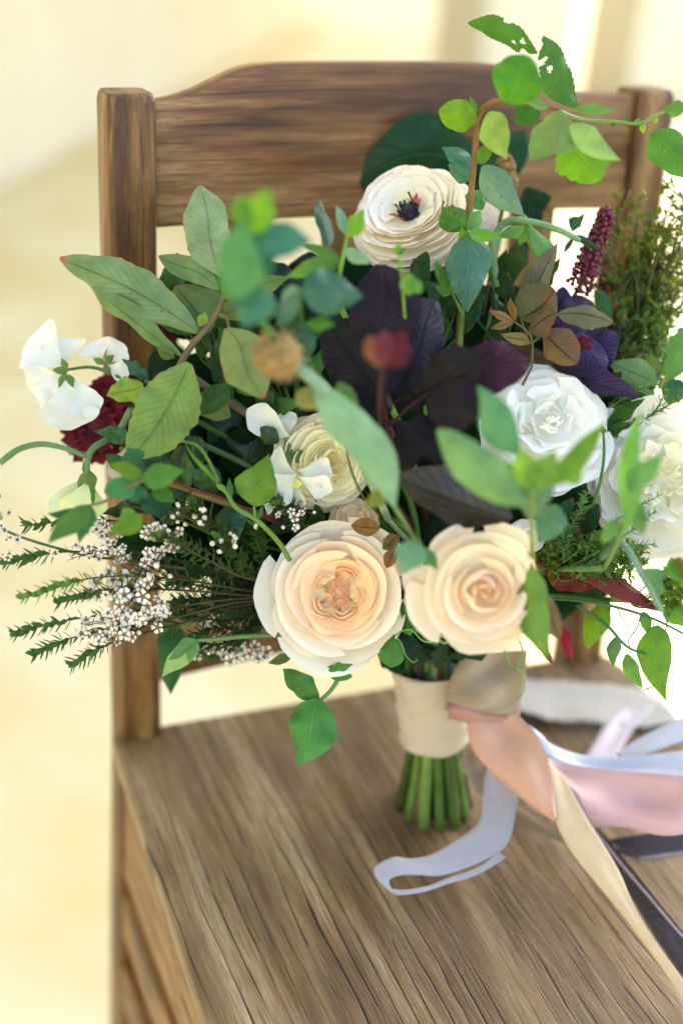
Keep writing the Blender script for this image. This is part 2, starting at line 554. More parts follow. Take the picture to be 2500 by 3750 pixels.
M['petal'] = petalmat('petal_skin', tint=(1.0, .88, .64), trans=.36, streak=.1, rim=(.80, .62, .42), rimlo=.985)
M['wpetal'] = petalmat('petal_white', basecol=(.74, .76, .42), basew=.3, trans=.32, streak=.14)
M['pinkrim'] = petalmat('petal_pink_rim', basecol=(.8, .74, .34), basew=.5, rim=(.5, .05, .12), rimlo=.965)
M['redpetal'] = petalmat('petal_red', basecol=(.05, .003, .006), basew=.6, trans=.12, streak=.2)
M['silk'] = clothmat('silk', .38, .5, .5, bump=.18)
M['linen'] = clothmat('raw_silk', .62, .5, .2, 420, .1, bump=.5)
M['velvet'] = clothmat('velvet', .8, .25, .1, 300, 0.0, bump=.8)
M['grosgrain'] = clothmat('grosgrain', .5, .4, .35, 260, .1, bump=.35)

def flat(name, c, rough=.5, shade=.6):
    m, nt, b = newmat(name)
    tc = N(nt, 'ShaderNodeTexCoord').outputs['Object']
    n1 = noise(nt, tc, 300, 3)
    nt.links.new(mixc(nt, sstep(nt, n1, .35, .7), c, tuple(q * shade for q in c)), b.inputs['Base Color'])
    b.inputs['Roughness'].default_value = rough
    return m
M['eye'] = flat('dark_anthers', (.012, .008, .012), .55)
M['waxc'] = flat('wax_cup', (.22, .07, .04))
M['waxp'] = flat('wax_petal', (.76, .68, .52), .5, .8)
M['tan'] = flat('tan_fuzz', (.30, .18, .05), .8)
M['crimson'] = flat('crimson_floret', (.13, .004, .015), .5)

# palette (linear)
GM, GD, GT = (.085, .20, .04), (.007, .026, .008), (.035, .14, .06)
GL, GP, GO, GY = (.22, .42, .035), (.24, .37, .20), (.16, .21, .055), (.33, .42, .08)
GB = (.13, .25, .17)
BR, BR2 = (.15, .125, .045), (.18, .11, .05)
PL, VI, RD = (.022, .010, .018), (.060, .036, .10), (.24, .012, .03)
# ------------------------------------------------------------------ floor, wall, unseen added slab and ground
def fl(x, y, z=0.0):
    return on_z(x, y, z)
struct('floor', [(-30, -30, 0), (40, -30, 0), (40, 60, 0), (-30, 60, 0)], [(0, 1, 2, 3)], M['floor'])
w0, w1 = fl(0, 700), fl(1250, 0)
wd = nrm(w1 - w0)
wq = np.array([-wd[1], wd[0], 0])
def slab_wall(name, label, p, q, th, h, mat, cat='wall', z0=0.0, side=1):
    d = nrm(q - p)
    n = np.array([-d[1], d[0], 0]) * side
    b = [p, q, q + n * th, p + n * th]
    V = [v + np.array([0, 0, z0]) for v in b] + [v + np.array([0, 0, z0 + h]) for v in b]
    Fc = [(3, 2, 1, 0), (4, 5, 6, 7), (0, 1, 5, 4), (1, 2, 6, 5), (2, 3, 7, 6), (3, 0, 4, 7)]
    V, Fc = bevel(V, Fc, .01, 2)
    return solo(name, V, Fc, mat, label, cat, p, smooth=False)
slab_wall('plaster_wall', 'smooth cream plaster wall rising from the pale floor behind the chair', w0 - wd * 6.5, w0 + wd * 3.15, .3, 3.0, M['wall'])
pa, pb = fl(1735, 420), fl(2060, 405)
slab_wall('plaster_pillar', 'wide cream plastered pillar standing at the edge of the sunlit floor', pa, pb, .32, 2.9, M['pillar'], 'pillar')
pc, pd_ = fl(2285, 405), fl(2800, 385)
slab_wall('plaster_pillar', 'cream plastered pillar seen behind the thin creeper vine', pc, pd_, .32, 2.9, M['pillar'], 'pillar')
# unseen slab added overhead, keeps the chair in open shade (its edge runs away from the lens)
H = 2.9
e = nrm(np.array([.50, .866, 0]))
g = np.array([e[1], -e[0], 0])
q0 = .15
Q0 = q0 + H * (SUN_DIR @ g) / SUN_DIR[2]
def edge_pt(a, q, z):
    return e * a + g * q + np.array([0, 0, z])
struct('added_lawn', [edge_pt(a, q, .004) for a, q in ((-20, 1.9), (-20, 30), (30, 30), (30, 1.9))], [(3, 2, 1, 0)], M['grass'])  # unseen green ground added to cut warm bounce from the sunlit floor
V = [edge_pt(a, q, z) for z in (H, H + .15) for a, q in ((1.7, -4.5), (1.7, Q0), (11.0, Q0), (11.0, -4.5))]
solo('shade_slab', V, [(3, 2, 1, 0), (4, 5, 6, 7), (0, 1, 5, 4), (1, 2, 6, 5), (2, 3, 7, 6), (3, 0, 4, 7)], M['wall'],
     'unseen flat cream slab added to shade the wooden chair', 'shade slab', edge_pt(0, Q0, H), smooth=False)

# ------------------------------------------------------------------ chair
LEAN = math.radians(5.99)
PW, PD = .0315, .036
chair = thing('wooden_chair', 'worn brown oak chair with crested top rail, carrying the bouquet on its seat', 'chair', (0, -.2, 0))
def back(x, y, z):
    """chair-back frame: x across, y behind the front face, z along the leaning post"""
    return np.array([x, y * math.cos(LEAN) + z * math.sin(LEAN), SEAT + z * math.cos(LEAN) - y * math.sin(LEAN)])

def rsec(w, d, r):
    P = []
    for cx, cy, a0 in ((w / 2 - r, d / 2 - r, 0), (-w / 2 + r, d / 2 - r, 90), (-w / 2 + r, -d / 2 + r, 180), (w / 2 - r, -d / 2 + r, 270)):
        for a in (0, 30, 60, 90):
            q = math.radians(a0 + a)
            P.append((cx + r * math.cos(q), cy + r * math.sin(q)))
    return P

def post(xc, name='back_post'):
    S = rsec(PW, PD, .0045)
    k = len(S)
    HT = .4705
    st = [(-.452, None, .92), (-.25, None, .96), (-.03, None, 1), (0, 1, 1), (.1, 1, 1), (.2, 1, 1), (.3, 1, 1), (.4, 1, 1), (HT - .006, 1, 1), (HT - .002, 1, .955), (HT, 1, .86)]
    V = []
    for z, ln, s in st:
        for sx, sy in S:
            if ln:
                V.append(back(xc + sx * s, PD / 2 + sy * s, z))
            else:
                V.append(np.array([xc + sx * s, PD / 2 + sy * s - (z + .03) * .02 * (z < -.03), SEAT + z]))
    n = len(st)
    Fc = [(i * k + j, i * k + (j + 1) % k, (i + 1) * k + (j + 1) % k, (i + 1) * k + j) for i in range(n - 1) for j in range(k)]
    Fc += [tuple(range(k))[::-1], tuple((n - 1) * k + j for j in range(k))]
    return add(name, V, Fc, M['post'], chair, smooth=True)
for xc in (-.21 + PW / 2, .21 - PW / 2):
    o = post(xc)
    o.data.polygons.foreach_set('use_smooth', [len(p.vertices) == 4 for p in o.data.polygons])

# crested top rail, outline read off the photograph in the plane of the chair back
top = [(-.182, .4645), (-.168, .4655), (-.150, .4705), (-.134, .4775), (-.118, .4838), (-.100, .4868), (-.06, .488), (0, .4885), (.06, .4875), (.088, .483), (.108, .4765), (.126, .4705), (.146, .4675), (.182, .4668)]
top = [(p[0], p[1]) for p in catmull([(x, z, 0) for x, z in top], 40)]
bot = [(x, .3835 + .003 * math.cos(x * 8.0)) for x in np.linspace(.182, -.182, 16)]
bow = lambda x: .006 * (1 - (x / .19) ** 2)
V, Fc = ngon_prism(top + bot, .007, .029, lambda x, y, z: back(x, y + bow(x), z))
V, Fc = bevel(V, Fc, .003, 2, 40)
add('top_rail', V, Fc, M['rail'], chair, smooth=True)
lo = [(x, .0405 + .007 * (1 - (x / .182) ** 2)) for x in np.linspace(-.182, .182, 14)] + [(x, .098) for x in np.linspace(.182, -.182, 6)]
V, Fc = ngon_prism(lo, .009, .028, lambda x, y, z: back(x, y + bow(x), z))
V, Fc = bevel(V, Fc, .0025, 2, 40)
add('lower_rail', V, Fc, M['rail'], chair)
for xs in (-.112, -.0365, .0385, .111):
    P = [(xs - .0165, .09), (xs + .0165, .09), (xs + .0165, .39), (xs - .0165, .39)]
    V, Fc = ngon_prism(P, .012, .024, lambda x, y, z: back(x, y + bow(xs), z))
    V, Fc = bevel(V, Fc, .002, 2, 40)
    add('back_slat', V, Fc, M['post'], chair, smooth=False)
# seat board
sl = [(-.2145, .014), (-.2185, -.08), (-.2225, -.2), (-.2275, -.36), (-.226, -.412), (-.212, -.424), (0, -.43), (.216, -.424), (.230, -.412), (.2315, -.36), (.228, -.2), (.225, -.02), (.219, .006), (.206, .0145)]
V = [(x, y, SEAT) for x, y in sl] + [(x, y, SEAT - .021) for x, y in sl]
n = len(sl)
Fc = [tuple(range(n)), tuple(range(2 * n - 1, n - 1, -1))] + [(i, i + n, (i + 1) % n + n, (i + 1) % n) for i in range(n)]
V, Fc = bevel(V, Fc, .0045, 3, 40)
add('seat', V, Fc, M['seat'], chair, smooth=False)
def plank(name, a, b, mat=None, bev=.002):
    V, Fc = box(a[0], b[0], a[1], b[1], a[2], b[2])
    V, Fc = bevel(V, Fc, bev, 2)
    add(name, V, Fc, mat or M['rung'], chair, smooth=False)
for s in (-1, 1):
    plank('side_apron', (s * .198 - .009, -.369, SEAT - .135), (s * .198 + .009, .004, SEAT - .022))
    plank('front_leg', (s * .2 - .018, -.405, 0), (s * .2 + .018, -.369, SEAT - .022), M['post'])
    for z in (.27, .19, .10):
        plank('side_stretcher', (s * .197 - .010, -.37, z - .022), (s * .197 + .010, .006, z + .022))
plank('front_apron', (-.182, -.396, SEAT - .075), (.182, -.378, SEAT - .022), M['rail'])
plank('rear_apron', (-.18, .008, SEAT - .078), (.18, .026, SEAT - .0225), M['rail'])
plank('rear_stretcher', (-.18, .012, .225), (.18, .028, .262), M['rail'])
# ------------------------------------------------------------------ bouquet helpers
BT = at(1578, 2425, .985)       # where the stems enter the wrap
BB = at(1590, 2700, 1.0)        # where they leave it
AX = nrm(BB - BT)
FOOT0 = on_z(1588, 2950, SEAT)
feet = []
for a, rr in [(195, 1), (225, 1), (252, 1), (278, 1), (305, 1), (335, 1), (5, 1), (165, .95), (130, .9), (60, .9), (260, .45), (310, .5), (100, .4), (20, .5)]:
    q = math.radians(a)
    feet.append(FOOT0 + np.array([math.cos(q + YAW * -1), math.sin(q - YAW), 0]) * .0258 * rr)
foot_i = [0]

def stem_pts(P, foot=False, pull=.5, bulge=.03):
    """from a point in the bouquet down into the wrap, some on through it to the seat"""
    P = np.asarray(P, float)
    side = np.array([P[0] - BT[0], P[1] - BT[1], 0])
    mid = P * (1 - pull) + BT * pull + np.array([0, 0, .012]) - side * .22 + FW * bulge
    j = nrm(side + 1e-6) * .012 + np.array([rng.normal(0, .004), rng.normal(0, .004), 0])
    pts = [P, mid, BT + j, BT * .4 + BB * .6 + j * .6]
    if foot and foot_i[0] < len(feet):
        f = feet[foot_i[0]]
        foot_i[0] += 1
        k = (f - FOOT0) * .72
        pts[2] = BT + k * .8
        pts[3] = BT * .5 + BB * .5 + k * .62
        pts += [BB + k * .8, f + np.array([0, 0, .0005])]
    return pts

class Lf:
    def __init__(s, bx, by, tx, ty, w, d=.86, dt=None, k='ovate', c=GM, m='leaf', n='leaf', stalk=None, **kw):
        s.b, s.t = at(bx, by, d), at(tx, ty, dt if dt is not None else d)
        s.w = w * d / F
        s.k, s.c, s.m, s.n, s.kw, s.stalk = k, c, m, n, kw, stalk

def put_leaf(o, lf):
    kw = dict(roll=rng.uniform(-18, 18), bend=rng.uniform(.02, .1), wave=.1, wn=2.3)
    kw.update(lf.kw)
    holes = kw.pop('holes', ())
    V, Fc, UV = leaf(lf.b, lf.t, lf.w, lf.k, **kw)
    if holes:
        def eaten(f):
            u, v = UV[list(f), 0].mean(), UV[list(f), 1].mean()
            for cu, cv, ru, rv in holes:
                x, y = (u - cu) / ru, (v - cv) / rv
                an = math.atan2(y, x)
                if x * x + y * y < 1 + .35 * math.sin(3 * an + cu * 20) + .2 * math.sin(7 * an + cv * 30):
                    return True
            return False
        Fc = [f for f in Fc if not eaten(f)]
    c = np.array(lf.c) * (1 if lf.n != 'leaf' or lf.m in ('plum', 'bronze') else np.array((.92, 1.06, .8)) * (.78 if lf.m == 'lime' else 1))
    return add(lf.n, V, Fc, M[lf.m], o, UV, c)

def sprig(name, label, cat, leaves, stems=(), r=.0016, sc=GM, bind=None, foot=False, group=None, stemname='stem', bpull=.5):
    """a cut branch: stems given by photo points, blades, and a stalk running down into the wrap"""
    base = BT if (bind is not None or stems) else leaves[0].b
    if bind is None and stems:
        base = at(*(stems[0][0][0] if isinstance(stems[0], tuple) else stems[0][0]))
    o = thing(name, label, cat, base, group)
    tubes = []
    for st in stems:
        rr = r
        if isinstance(st, tuple):
            st, rr = st
        tubes.append(tube([at(*p) for p in st], np.array([1.0, .9, .7]) * rr))
    if bind is not None:
        tubes.append(tube(stem_pts(at(*bind), foot, bpull), [r * 1.0, r * 1.3, r * 1.4, r * 1.6 if not foot else .0028, rng.uniform(.0027, .0038)], n=24, k=9))
    if tubes:
        V, Fc, UV = join(tubes)
        add(stemname, V, Fc, M['stem'], o, UV, sc)
    for lf in leaves:
        put_leaf(o, lf)
    return o

def petal(fr, phi, span, rb, R, z0, z1, p=1.0, q=1.7, curl=.05, spiral=.0, ruff=.015, rk=5, drop=.16, nu=11, nv=11, base=.42, tilt=0.0, curlz=.4, notch=0.0):
    """one petal of a cupped flower in the frame fr = (centre, e1, e2, axis, unit radius)"""
    P, e1, e2, ax, S = fr
    ph = rng.random() * 6.28
    V, UV = [], []
    for i in range(nv):
        v = i / (nv - 1)
        for j in range(nu):
            u = -1 + 2 * j / (nu - 1)
            vm = 1 - drop * abs(u) ** 2.6 + ruff * .9 * math.sin(rk * u + ph) - notch * math.exp(-(u * 5) ** 2)
            vv = v * vm
            a = phi + span * u * (base + (1 - base) * min(1, vv * 1.25) ** .8)
            g = math.sin(min(1.0, vv) * math.pi / 2) ** p
            r = rb + (R - rb) * g + spiral * u * vv + ruff * math.sin(rk * u * 1.3 + ph * 2) * vv ** 3
            z = z0 + (z1 - z0) * vv ** q + tilt * u * vv
            if vv > .72:
                k = ((vv - .72) / .28) ** 2
                r += curl * k
                z -= curl * curlz * k
            V.append(P + S * (r * (math.cos(a) * e1 + math.sin(a) * e2) + z * ax))
            UV.append(((u + 1) / 2, v))
    return np.array(V), gridfaces(nv, nu), np.array(UV)

def frame(x, y, d, ax, Rpx):
    a = nrm(RT * ax[0] + UP * ax[1] - FW * ax[2])
    e1 = nrm(RT - a * (RT @ a))
    e2 = np.cross(a, e1)
    return (at(x, y, d), e1, e2, a, Rpx * d / F)

def lerp3(a, b, t):
    return tuple(a[i] * (1 - t) + b[i] * t for i in range(3))

def ring_flower(name, label, cat, fr, rings, mat, c_out, c_in, z0=-.55, outer=(), jit=.05, foot=False, sepals=0, sepcol=GM, group=None, cpow=1.0, stem=True, stemr=.0022, rb=.04, wob=1.0, shallow=True, heart=0.0, sh=.24, spir=.05, tl=.035):
    o = thing(name, label, cat, fr[0] + fr[3] * z0 * fr[4], group)
    if stem:
        pts = stem_pts(fr[0] + fr[3] * z0 * fr[4], foot)
        pts.insert(1, fr[0] + fr[3] * (z0 - .5) * fr[4])
        fs = rng.uniform(.0023, .0046)
        V, Fc = tube(pts, [stemr * 1.3, stemr, stemr, stemr * 1.2, fs, fs * 1.02], n=30, k=10)
        add('stem', V, Fc, M['stem'], o, np.zeros((len(V), 2)), np.array((.17, .27, .045)) * rng.uniform(.5, 1.5))
    V, Fc = blob((0, 0, 0), 1.0, 16, 10)
    mr = max([r_[0] for r_ in rings]) if rings else .5
    V = np.array([fr[0] + fr[4] * (mr * .62 * (v[0] * fr[1] + v[1] * fr[2]) + (.30 * v[2] - .2 + heart) * fr[3]) for v in V])
    add('flower_base', V, Fc, M[mat], o, np.tile([.5, .95], (len(V), 1)), c_in)
    for a, R, sp, z1, kw in outer:
        V, Fc, UV = petal(fr, math.radians(a), sp, rb, R, z0, z1, **{**dict(q=1.5, curl=.06, curlz=1.2, p=.95, drop=.2), **kw})
        add('petal', V, Fc, M[mat], o, UV, np.array(c_out) * rng.uniform(.95, 1.03))
    nr = len(rings)
    a0 = rng.random() * 6.28
    for i, (R, z1, n, sp, kw) in enumerate(rings):
        t = (i / max(1, nr - 1)) ** cpow
        a0 += 2.4 / max(n, 1) + .5
        for k in range(n):
            phi = a0 + k * 2 * math.pi / n + rng.normal(0, .09) * wob
            R2 = R * (1 + rng.normal(0, jit * .7))
            z2 = z1 + rng.normal(0, jit)
            V, Fc, UV = petal(fr, phi, sp * rng.uniform(.9, 1.12), R2 * .36 if shallow else rb, R2, z2 - sh if shallow else z0, z2,
                              **{**dict(spiral=spir * (1 if rng.random() < .8 else -1), curl=.03, tilt=rng.normal(0, tl)), **kw, **({'curl': kw['curl'] * rng.uniform(.5, 1.5)} if 'curl' in kw else {})})
            add('petal', V, Fc, M[mat], o, UV, np.array(lerp3(c_out, c_in, t)) * rng.uniform(.96, 1.03))
    for k in range(sepals):
        a = rng.random() * .5 + k * 2 * math.pi / sepals
        dr = math.cos(a) * fr[1] + math.sin(a) * fr[2]
        b = fr[0] + fr[3] * (z0 - .02) * fr[4]
        V, Fc, UV = leaf(b + dr * .002, b + dr * fr[4] * 1.05 + fr[3] * fr[4] * .12, fr[4] * .34, 'lance', up=fr[3], bend=-.1, fold=-.3)
        add('sepal', V, Fc, M['leaf'], o, UV, sepcol)
    return o

def blob(c, r, seg=8, rings=5, sq=(1, 1, 1)):
    V, Fc = [], []
    for i in range(rings + 1):
        th = math.pi * i / rings
        for j in range(seg):
            q = 2 * math.pi * j / seg
            V.append(np.asarray(c) + r * np.array([math.sin(th) * math.cos(q) * sq[0], math.sin(th) * math.sin(q) * sq[1], math.cos(th) * sq[2]]))
    Fc = [(i * seg + j, i * seg + (j + 1) % seg, (i + 1) * seg + (j + 1) % seg, (i + 1) * seg + j) for i in range(rings) for j in range(seg)]
    return np.array(V), Fc

def align(p, z, s, spin=0.0):
    """matrix placing a local mesh at p with its z along z, scaled s"""
    z = nrm(np.asarray(z, float))
    x = nrm(np.cross([.3, .1, .9], z))
    y = np.cross(z, x)
    cs, sn = math.cos(spin), math.sin(spin)
    x, y = x * cs + y * sn, y * cs - x * sn
    return Matrix(((x[0] * s, y[0] * s, z[0] * s, p[0]), (x[1] * s, y[1] * s, z[1] * s, p[1]), (x[2] * s, y[2] * s, z[2] * s, p[2]), (0, 0, 0, 1)))

def tiny_leaf(p, d, ln, w, nrml, bendk=.15):
    """a small folded blade of 4 quads"""
    d = nrm(d)
    s = nrm(np.cross(d, nrml))
    n = np.cross(s, d)
    c = [p, p + d * ln * .35 + n * ln * bendk * .6, p + d * ln * .7 + n * ln * bendk, p + d * ln + n * ln * bendk * .8]
    hw = [w * .12, w * .5, w * .42, w * .04]
    V = []
    for i in range(4):
        V += [c[i] - s * hw[i] + n * hw[i] * .35, c[i], c[i] + s * hw[i] + n * hw[i] * .35]
    UV = [(u, i / 3) for i in range(4) for u in (0, .5, 1)]
    return np.array(V), gridfaces(4, 3), np.array(UV)

def shoots(P, n0, n1, count, ln, w, spread=.75, whorl=2.4, jit=.15, taper=.6):
    """many tiny blades along a polyline between fractions n0 and n1, as one list to join"""
    X = catmull(P, 60)
    out = []
    for k in range(count):
        f = n0 + (n1 - n0) * (k + .5) / count
        i = min(57, max(1, int(f * 59)))
        T = nrm(X[i + 1] - X[i - 1])
        a = nrm(np.cross(T, [.2, .5, .8]))
        b = np.cross(T, a)
        q = k * whorl + rng.normal(0, .3)
        rad = a * math.cos(q) + b * math.sin(q)
        d = T * (1 - spread * .55) + rad * spread + rng.normal(0, jit, 3)
        s = ln * rng.uniform(.75, 1.15) * (1 - (1 - taper) * max(0, (f - .8) / .2))
        out.append(tiny_leaf(X[i], d, s, w * rng.uniform(.8, 1.15), T + .2 * rad, -.12))
    return out

# tiny five-petalled waxflower, one shared mesh
def wax_mesh():
    V, Fc, mi = [], [], []
    def put(P, f, m):
        o = len(V)
        V.extend(P)
        for q in f:
            Fc.append(tuple(i + o for i in q))
            mi.append(m)
    for k in range(5):
        a = k * 2 * math.pi / 5
        P = [(math.cos(a) * .22, math.sin(a) * .22, .05)]
        for t in np.linspace(-1.25, 1.25, 6):
            P.append((math.cos(a) * (.62 + .40 * math.cos(t)) + -math.sin(a) * .40 * math.sin(t),
                      math.sin(a) * (.62 + .40 * math.cos(t)) + math.cos(a) * .40 * math.sin(t), .16 + .1 * math.cos(t)))
        put(P, [(0, i, i + 1) for i in range(1, 6)], 0)
    k = 8
    prof = [(.40, .12, 0), (.30, .06, 1), (.16, -.05, 1), (.0, -.08, 1)]
    P = [(r * math.cos(6.283 * j / k), r * math.sin(6.283 * j / k), z) for r, z, _ in prof for j in range(k)]
    put(P, [(i * k + j, i * k + (j + 1) % k, (i + 1) * k + (j + 1) % k, (i + 1) * k + j) for i in range(3) for j in range(k)], 1)
    prof = [(.40, .10), (.42, -.1), (.26, -.5), (.08, -.75)]
    P = [(r * math.cos(6.283 * j / k), r * math.sin(6.283 * j / k), z) for r, z in prof for j in range(k)]
    put(P, [(i * k + j, i * k + (j + 1) % k, (i + 1) * k + (j + 1) % k, (i + 1) * k + j) for i in range(3) for j in range(k)], 2)
    return mesh_data('wax_blossom', V, Fc, [M['waxp'], M['waxc'], M['waxg']], None, True, mi)
M['waxg'] = flat('wax_calyx', (.26, .28, .08))
WAX = wax_mesh()
def wax_bud_mesh():
    V, Fc = blob((0, 0, .1), .45, 8, 5, (1, 1, 1.05))
    V2, F2 = blob((0, 0, -.35), .34, 8, 4, (1, 1, 1.2))
    V3, F3, _ = join([(V, Fc), (V2, F2)])
    return mesh_data('wax_bud', V3, F3, [M['waxp'], M['waxg']], None, True, [0] * len(Fc) + [1] * len(F2))
WBUD = wax_bud_mesh()

def smooth_strip(A, B, n=44, m=9, wav=.0, lift=None):
    A, B = catmull(A, n), catmull(B, n)
    V, UV = [], []
    for i in range(n):
        T = nrm(A[min(i + 1, n - 1)] - A[max(i - 1, 0)] + 1e-9)
        s = B[i] - A[i]
        nn = nrm(np.cross(T, s))
        for j in range(m):
            u = j / (m - 1)
            w = wav * (math.sin(i * .21 + u * 5) * .5 + math.sin(i * .09 - u * 3)) * math.sin(math.pi * u)
            V.append(A[i] + s * u + nn * w)
            UV.append((u, i / (n - 1)))
    return np.array(V), gridfaces(n, m), np.array(UV)

def rp(p):
    """ribbon point: (x, y, depth) or (x, y, 's', height above the seat)"""
    return on_z(p[0], p[1], SEAT + p[3]) if p[2] == 's' else at(*p)

def ribbon(name, label, A, B, mat, color, wav=.001, fray=0.0, group=None, n=44, m=9):
    V, Fc, UV = smooth_strip([rp(p) for p in A], [rp(p) for p in B], n, m, wav)
    if fray:
        V = V.reshape(n, m, 3)
        for i in range(n):
            s = V[i, -1] - V[i, 0]
            V[i, 0] -= s * fray * rng.uniform(-1, 1)
            V[i, -1] += s * fray * rng.uniform(-1, 1)
        V = V.reshape(-1, 3)
    V[:, 2] = np.maximum(V[:, 2], SEAT + .0012)
    o = solo(name, V, Fc, M[mat], label, 'ribbon', V[0], UV, color, group=group)
    md = o.modifiers.new('thickness', 'SOLIDIFY')
    md.thickness = .0005
    return o
# ------------------------------------------------------------------ flowers
CREAM, PEACH = (.96, .90, .75), (.98, .67, .37)
WHITE = (.97, .94, .86)

# open garden rose, in focus
fr = frame(1238, 2172, .862, (-.03, .05, 1), 206)
outer = [(183, 1.46, .56, -.10, dict(curl=.05)), (256, 1.40, .70, -.12, dict(curl=.1)), (310, 1.24, .8, -.05, {}), (352, 1.13, .7, -.02, dict(curl=-.02)),
         (47, 1.36, .62, -.12, dict(curl=.04, drop=.1)), (104, 1.28, .80, -.05, dict(curl=.02)), (146, 1.18, .7, -.02, {}), (222, 1.22, .6, -.12, {})]
SM = dict(ruff=.016, rk=4, drop=.14, curl=.06, nu=15, q=1.35, p=.9)
rings = [(1.04, .05, 4, .95, {**SM, 'curl': .08}), (.93, .13, 4, .95, SM), (.83, .19, 4, .95, SM), (.73, .23, 5, .82, SM), (.64, .25, 5, .80, SM), (.57, .25, 4, .9, SM)]
o = ring_flower('garden_rose', 'fully open cream garden rose with peach heart and crowded petals, above the hanging leaf', 'rose', fr, rings, 'petal', CREAM, PEACH, outer=outer, jit=.05, foot=True, sepals=5, cpow=.8, wob=3.0, heart=-.08)
for a, rr, SR in ((62, .26, .30), (140, .25, .28), (212, .27, .31), (285, .25, .29), (350, .27, .27)):
    q = math.radians(a)
    dr = math.cos(q) * fr[1] + math.sin(q) * fr[2]
    ax2 = nrm(fr[3] - dr * .35)
    e1_ = nrm(dr - ax2 * (dr @ ax2))
    f2 = (fr[0] + fr[4] * (dr * rr + fr[3] * .10), e1_, np.cross(ax2, e1_), ax2, fr[4])
    for kk, (R, zz, c_) in enumerate(((1.0, .0, .7), (.76, .025, .85), (.5, .04, 1.0))):
        for sgn in (0, 1):
            V, Fc, UV = petal(f2, sgn * math.pi + rng.normal(0, .25), 1.35, R * SR * .25, R * SR, -.16, zz * .8 + rng.normal(0, .012), curl=-.02, ruff=.012, rk=5, drop=.12, p=.75, q=1.2, spiral=.02, nu=13, nv=9)
            add('petal', V, Fc, M['petal'], o, UV, np.array(lerp3(CREAM, PEACH, c_)))
for k in range(5):
    a = k * 1.3
    b = fr[0] + fr[4] * (.03 * math.cos(a) * fr[1] + .03 * math.sin(a) * fr[2] - .12 * fr[3])
    V, Fc, UV = leaf(b, b + fr[4] * (.04 * math.cos(a) * fr[1] + .05 * math.sin(a) * fr[2] + .13 * fr[3]), fr[4] * .07, 'lance', nu=3, nv=6)
    add('stamen', V, Fc, M['petal'], o, UV, (.35, .06, .03))

# cupped rose beside it, nearer the lens
fr = frame(1768, 2150, .792, (-.02, -.10, 1), 196)
outer = [(205, 1.42, .5, -.12, dict(curl=.08)), (268, 1.24, .75, .0, dict(curl=.06, ruff=.03)), (320, 1.12, .6, .06, dict(curl=.0)), (128, 1.18, .52, .0, dict(curl=.1, curlz=1.4)), (62, 1.25, .5, -.1, dict(curl=.02)), (168, 1.5, .36, -.38, dict(curl=.0)), (18, 1.0, .5, .1, {})]
rings = [(1.02, .22, 3, 1.2, dict(SM, curl=.05)), (.88, .32, 3, 1.2, SM), (.74, .38, 3, 1.2, SM), (.58, .42, 3, 1.2, dict(SM, curl=-.04)), (.42, .46, 3, 1.2, dict(SM, curl=-.09)), (.27, .48, 3, 1.2, dict(SM, curl=-.09)), (.13, .47, 3, 1.2, dict(SM, curl=-.05))]
o = ring_flower('garden_rose', 'cupped pale peach rose with closed heart, above the taupe ribbon knot', 'rose', fr, rings, 'petal', (.92, .82, .64), (.96, .74, .52), outer=outer, jit=.035, foot=True, sepals=4, heart=.06, wob=2.5, sh=.3)

# white rose and white peony
fr = frame(2005, 1560, .885, (.0, .34, .94), 205)
rings = [(1.1, .0, 6, .62, dict(SM, curl=.07)), (1.0, .13, 6, .6, SM), (.89, .24, 6, .6, SM), (.77, .32, 6, .58, dict(SM, ruff=.03)), (.64, .38, 5, .62, dict(SM, ruff=.035)), (.51, .42, 5, .62, dict(SM, ruff=.035)), (.38, .45, 5, .6, dict(SM, ruff=.03, curl=-.03)), (.25, .46, 4, .7, dict(SM, curl=-.05)), (.13, .46, 4, .8, dict(SM, curl=-.05))]
outer = [(215, 1.22, .5, -.15, {}), (262, 1.2, .55, -.15, {}), (170, 1.16, .5, -.1, {}), (330, 1.2, .55, -.2, {}), (30, 1.1, .5, -.05, {})]
ring_flower('white_rose', 'full white rose with ruffled petals below the bronze leaves', 'rose', fr, rings, 'wpetal', WHITE, (.92, .89, .80), outer=outer, jit=.06, foot=True, sepals=4, heart=.15, wob=4)
fr = frame(2420, 1760, .90, (-.12, .12, .98), 225)
rings = [(1.05, .02, 6, .62, dict(curl=.04, ruff=.03)), (.94, .2, 6, .6, dict(ruff=.04)), (.82, .32, 6, .58, dict(ruff=.05)), (.68, .38, 6, .55, dict(ruff=.06)), (.52, .40, 6, .5, dict(ruff=.06)), (.36, .40, 6, .5, dict(ruff=.06)), (.2, .36, 5, .6, dict(ruff=.06))]
outer = [(100, 1.36, .34, .1, dict(drop=.3)), (133, 1.42, .3, .12, dict(drop=.3, curl=.1)), (170, 1.16, .4, .12, {}), (200, 1.12, .42, .1, dict(curl=-.06)), (228, 1.1, .5, .0, dict(curl=.1, ruff=.04)), (265, 1.24, .6, -.1, dict(ruff=.04)), (60, 1.3, .4, 0, {}), (300, 1.2, .6, 0, {})]
ring_flower('white_peony', 'big loose white peony with pointed outer petals and pale yellow heart', 'peony', fr, rings, 'wpetal', (.86, .84, .74), (.88, .82, .56), outer=outer, jit=.07, foot=True, wob=1.6, heart=.05)

